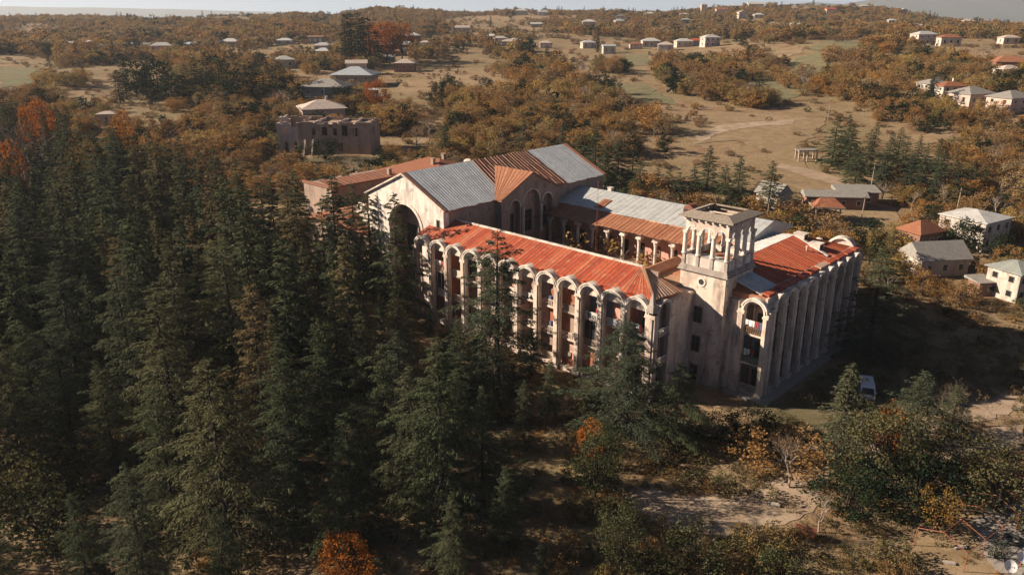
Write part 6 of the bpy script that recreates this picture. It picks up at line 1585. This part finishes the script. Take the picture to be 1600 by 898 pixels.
for s_, x, y, h, kind in items:
    pxy = project((x, y, hgt(x, y)))
    vis = -30 < pxy[0] < 1630
    if vis and ind[kind] < CAP[kind]:
        ind[kind] += 1
        me, H0 = srnd.choice(JM[kind])
        o = mesh_obj(LAB[kind][0], me, None, (x, y, hgt(x, y) - 0.1)); s = h / H0
        wd = srnd.uniform(.9, 1.5); o.scale = (s * wd, s * wd, s); o.rotation_euler = (0, 0, srnd.uniform(0, 6.28))
        X_, Y_ = pxy
        if Y_ > 330: wh = "among the houses right of the side wing"
        elif X_ > 1340 and Y_ > 190: wh = "around the right cedar grove"
        elif X_ > 1340: wh = "below the houses of the right slope"
        elif X_ > 1040 and Y_ > 170: wh = "around the dry clearing"
        elif X_ > 1040: wh = "between the green fields"
        elif X_ > 780 and Y_ > 200: wh = "just behind the gallery roof"
        elif X_ > 780: wh = "on the slope left of the fields"
        elif X_ > 590: wh = "between the ruin and the hall ridge"
        elif X_ > 420: wh = "around the ruin and its neighbours"
        else: wh = "above the cedar forest"
        szw = "tall " if h > 5.6 else ("middle-sized " if h > 4 else "small ")
        if kind == "rus": szw = ""
        tag(o, szw + LAB[kind][1].replace("on the hillside", "").strip() + " " + wh, LAB[kind][2], LAB[kind][3] + " " + wh)
    else: rest.append((x, y, h, kind))

# geometry-node masses of the rest
def mass(name, pts, meshes, label, cat):
    cc = bpy.data.collections.new(name + "_prototypes")
    for k, (me, H0) in enumerate(meshes):
        o = bpy.data.objects.new("%s_%02d" % (name, k), me); cc.objects.link(o)
    me = bpy.data.meshes.new(name); me.from_pydata([(x, y, hgt(x, y) - .1) for x, y, h in pts], [], [])
    R = random.Random(len(pts)); n = len(pts)
    idx = [R.randrange(len(meshes)) for _ in range(n)]
    a = me.attributes.new("idx", 'INT', 'POINT'); a.data.foreach_set("value", idx)
    a = me.attributes.new("rot", 'FLOAT_VECTOR', 'POINT'); a.data.foreach_set("vector", [q for _ in range(n) for q in (0, 0, R.uniform(0, 6.28))])
    sc_ = []
    for (x, y, h), i in zip(pts, idx):
        s = h / meshes[i][1]; wd = R.uniform(.9, 1.5); sc_ += [s * wd, s * wd, s]
    a = me.attributes.new("scl", 'FLOAT_VECTOR', 'POINT'); a.data.foreach_set("vector", sc_)
    o = mesh_obj(name, me)
    ng = bpy.data.node_groups.new(name, 'GeometryNodeTree')
    ng.interface.new_socket("Geometry", in_out='INPUT', socket_type='NodeSocketGeometry'); ng.interface.new_socket("Geometry", in_out='OUTPUT', socket_type='NodeSocketGeometry')
    gi = ng.nodes.new("NodeGroupInput"); go = ng.nodes.new("NodeGroupOutput")
    ip = ng.nodes.new("GeometryNodeInstanceOnPoints"); ci = ng.nodes.new("GeometryNodeCollectionInfo")
    ci.inputs["Collection"].default_value = cc; ci.inputs["Separate Children"].default_value = True; ci.inputs["Reset Children"].default_value = True
    def na(nm, t):
        q = ng.nodes.new("GeometryNodeInputNamedAttribute"); q.data_type = t; q.inputs[0].default_value = nm; return q.outputs[0]
    er = ng.nodes.new("FunctionNodeEulerToRotation")
    ng.links.new(na("rot", 'FLOAT_VECTOR'), er.inputs[0]); ng.links.new(er.outputs[0], ip.inputs["Rotation"])
    ng.links.new(na("scl", 'FLOAT_VECTOR'), ip.inputs["Scale"]); ng.links.new(na("idx", 'INT'), ip.inputs["Instance Index"])
    ip.inputs["Pick Instance"].default_value = True
    ng.links.new(gi.outputs[0], ip.inputs["Points"]); ng.links.new(ci.outputs[0], ip.inputs["Instance"]); ng.links.new(ip.outputs[0], go.inputs[0])
    md = o.modifiers.new("scatter", 'NODES'); md.node_group = ng
    tag(o, label, cat, kind="stuff")
    return o
AUTF = [(joined(*blob_tree(700 + k, 7, r, 'autumn_leaf', 0.7, 32, 20, -.03), "autumn_tree"), 7) for k, r in enumerate((3.4, 3.0, 3.9, 2.8))]
EVF = [(joined(*blob_tree(720 + k, 8, 3.2, 'dark_evergreen', 0.8, 26, 18, .04), "evergreen"), 8) for k in range(2)]
PNF = JM['pine']
mass("autumn_thicket", [(x, y, h) for x, y, h, k in rest if k in ('aut', 'bare') and y < 460], JM['aut'] + JM['bare'][:1], "russet and golden autumn thicket on the nearer slopes", "woodland")
mass("autumn_woodland", [(x, y, h) for x, y, h, k in rest if k in ('aut', 'bare') and y >= 460], AUTF + AUTF[:1], "russet and brown autumn woodland covering the far hillsides", "woodland")
mass("russet_scrub", [(x, y, h) for x, y, h, k in rest if k == 'rus'], JM['rus'], "low russet scrub on the open far slopes", "scrub")
mass("evergreen_woodland", [(x, y, h) for x, y, h, k in rest if k == 'ev'], EVF, "dark evergreen shrubs dotted through the far hillsides", "woodland")
mass("pine_woodland", [(x, y, h) for x, y, h, k in rest if k == 'pine'], PNF, "dark pines dotted through the far hillsides", "woodland")
# undergrowth near the viewer
ug = []
gr = random.Random(8)
for _ in range(6400):
    y = gr.uniform(52, 135); x = gr.uniform(-0.72 * y, 0.74 * y + 6)
    if any(inside(P, x, y) for P in EXCL) and gr.random() < 0.93: continue
    q = Vector((x - BO.x, y - BO.y)); u_ = q.x * UX + q.y * UY; v_ = -q.x * UY + q.y * UX
    if u_ > -13 and v_ > -3: continue
    if -4 < u_ < 34 and v_ > -2.5: continue
    if -4 < u_ < 34 and v_ > -9 and gr.random() < 0.5: continue
    if forest_ok(x, y) and gr.random() < 0.72: continue
    pg = project((x, y, 0))
    if pg[0] > 1430 and pg[1] > 765 and gr.random() < 0.85: continue
    ug.append((x, y, gr.uniform(0.35, 1.1) if gr.random() < .88 else gr.uniform(1.2, 2.2)))
UG = [(blob_tree(800 + k, 1.6, 1.2, m, 0.16, 18, 26, 0.0), 1.6) for k, m in enumerate(['dry_grass', 'dry_grass', 'autumn_leaf', 'broadleaf'])]
mass("undergrowth", ug, [(p[0][0], p[1]) for p in UG], "low dry grass tufts and weeds on the ground around the paths", "undergrowth")

# ------------------------------------------------------------------ haze over the valley
mb = MB(); mb.box(-13000, 13000, -400, 15000, -60, 330)
m = bpy.data.materials.new("haze_air"); m.use_nodes = True; nt = m.node_tree; nt.nodes.clear()
out = nt.nodes.new("ShaderNodeOutputMaterial"); pv = nt.nodes.new("ShaderNodeVolumePrincipled")
pv.inputs["Color"].default_value = (0.88, 0.94, 1.0, 1); pv.inputs["Density"].default_value = 0.00009; pv.inputs["Anisotropy"].default_value = 0.2
nt.links.new(pv.outputs[0], out.inputs["Volume"]); MAT['haze_air'] = m
o = mb.build("haze", 'haze_air'); tag(o, kind="stuff")
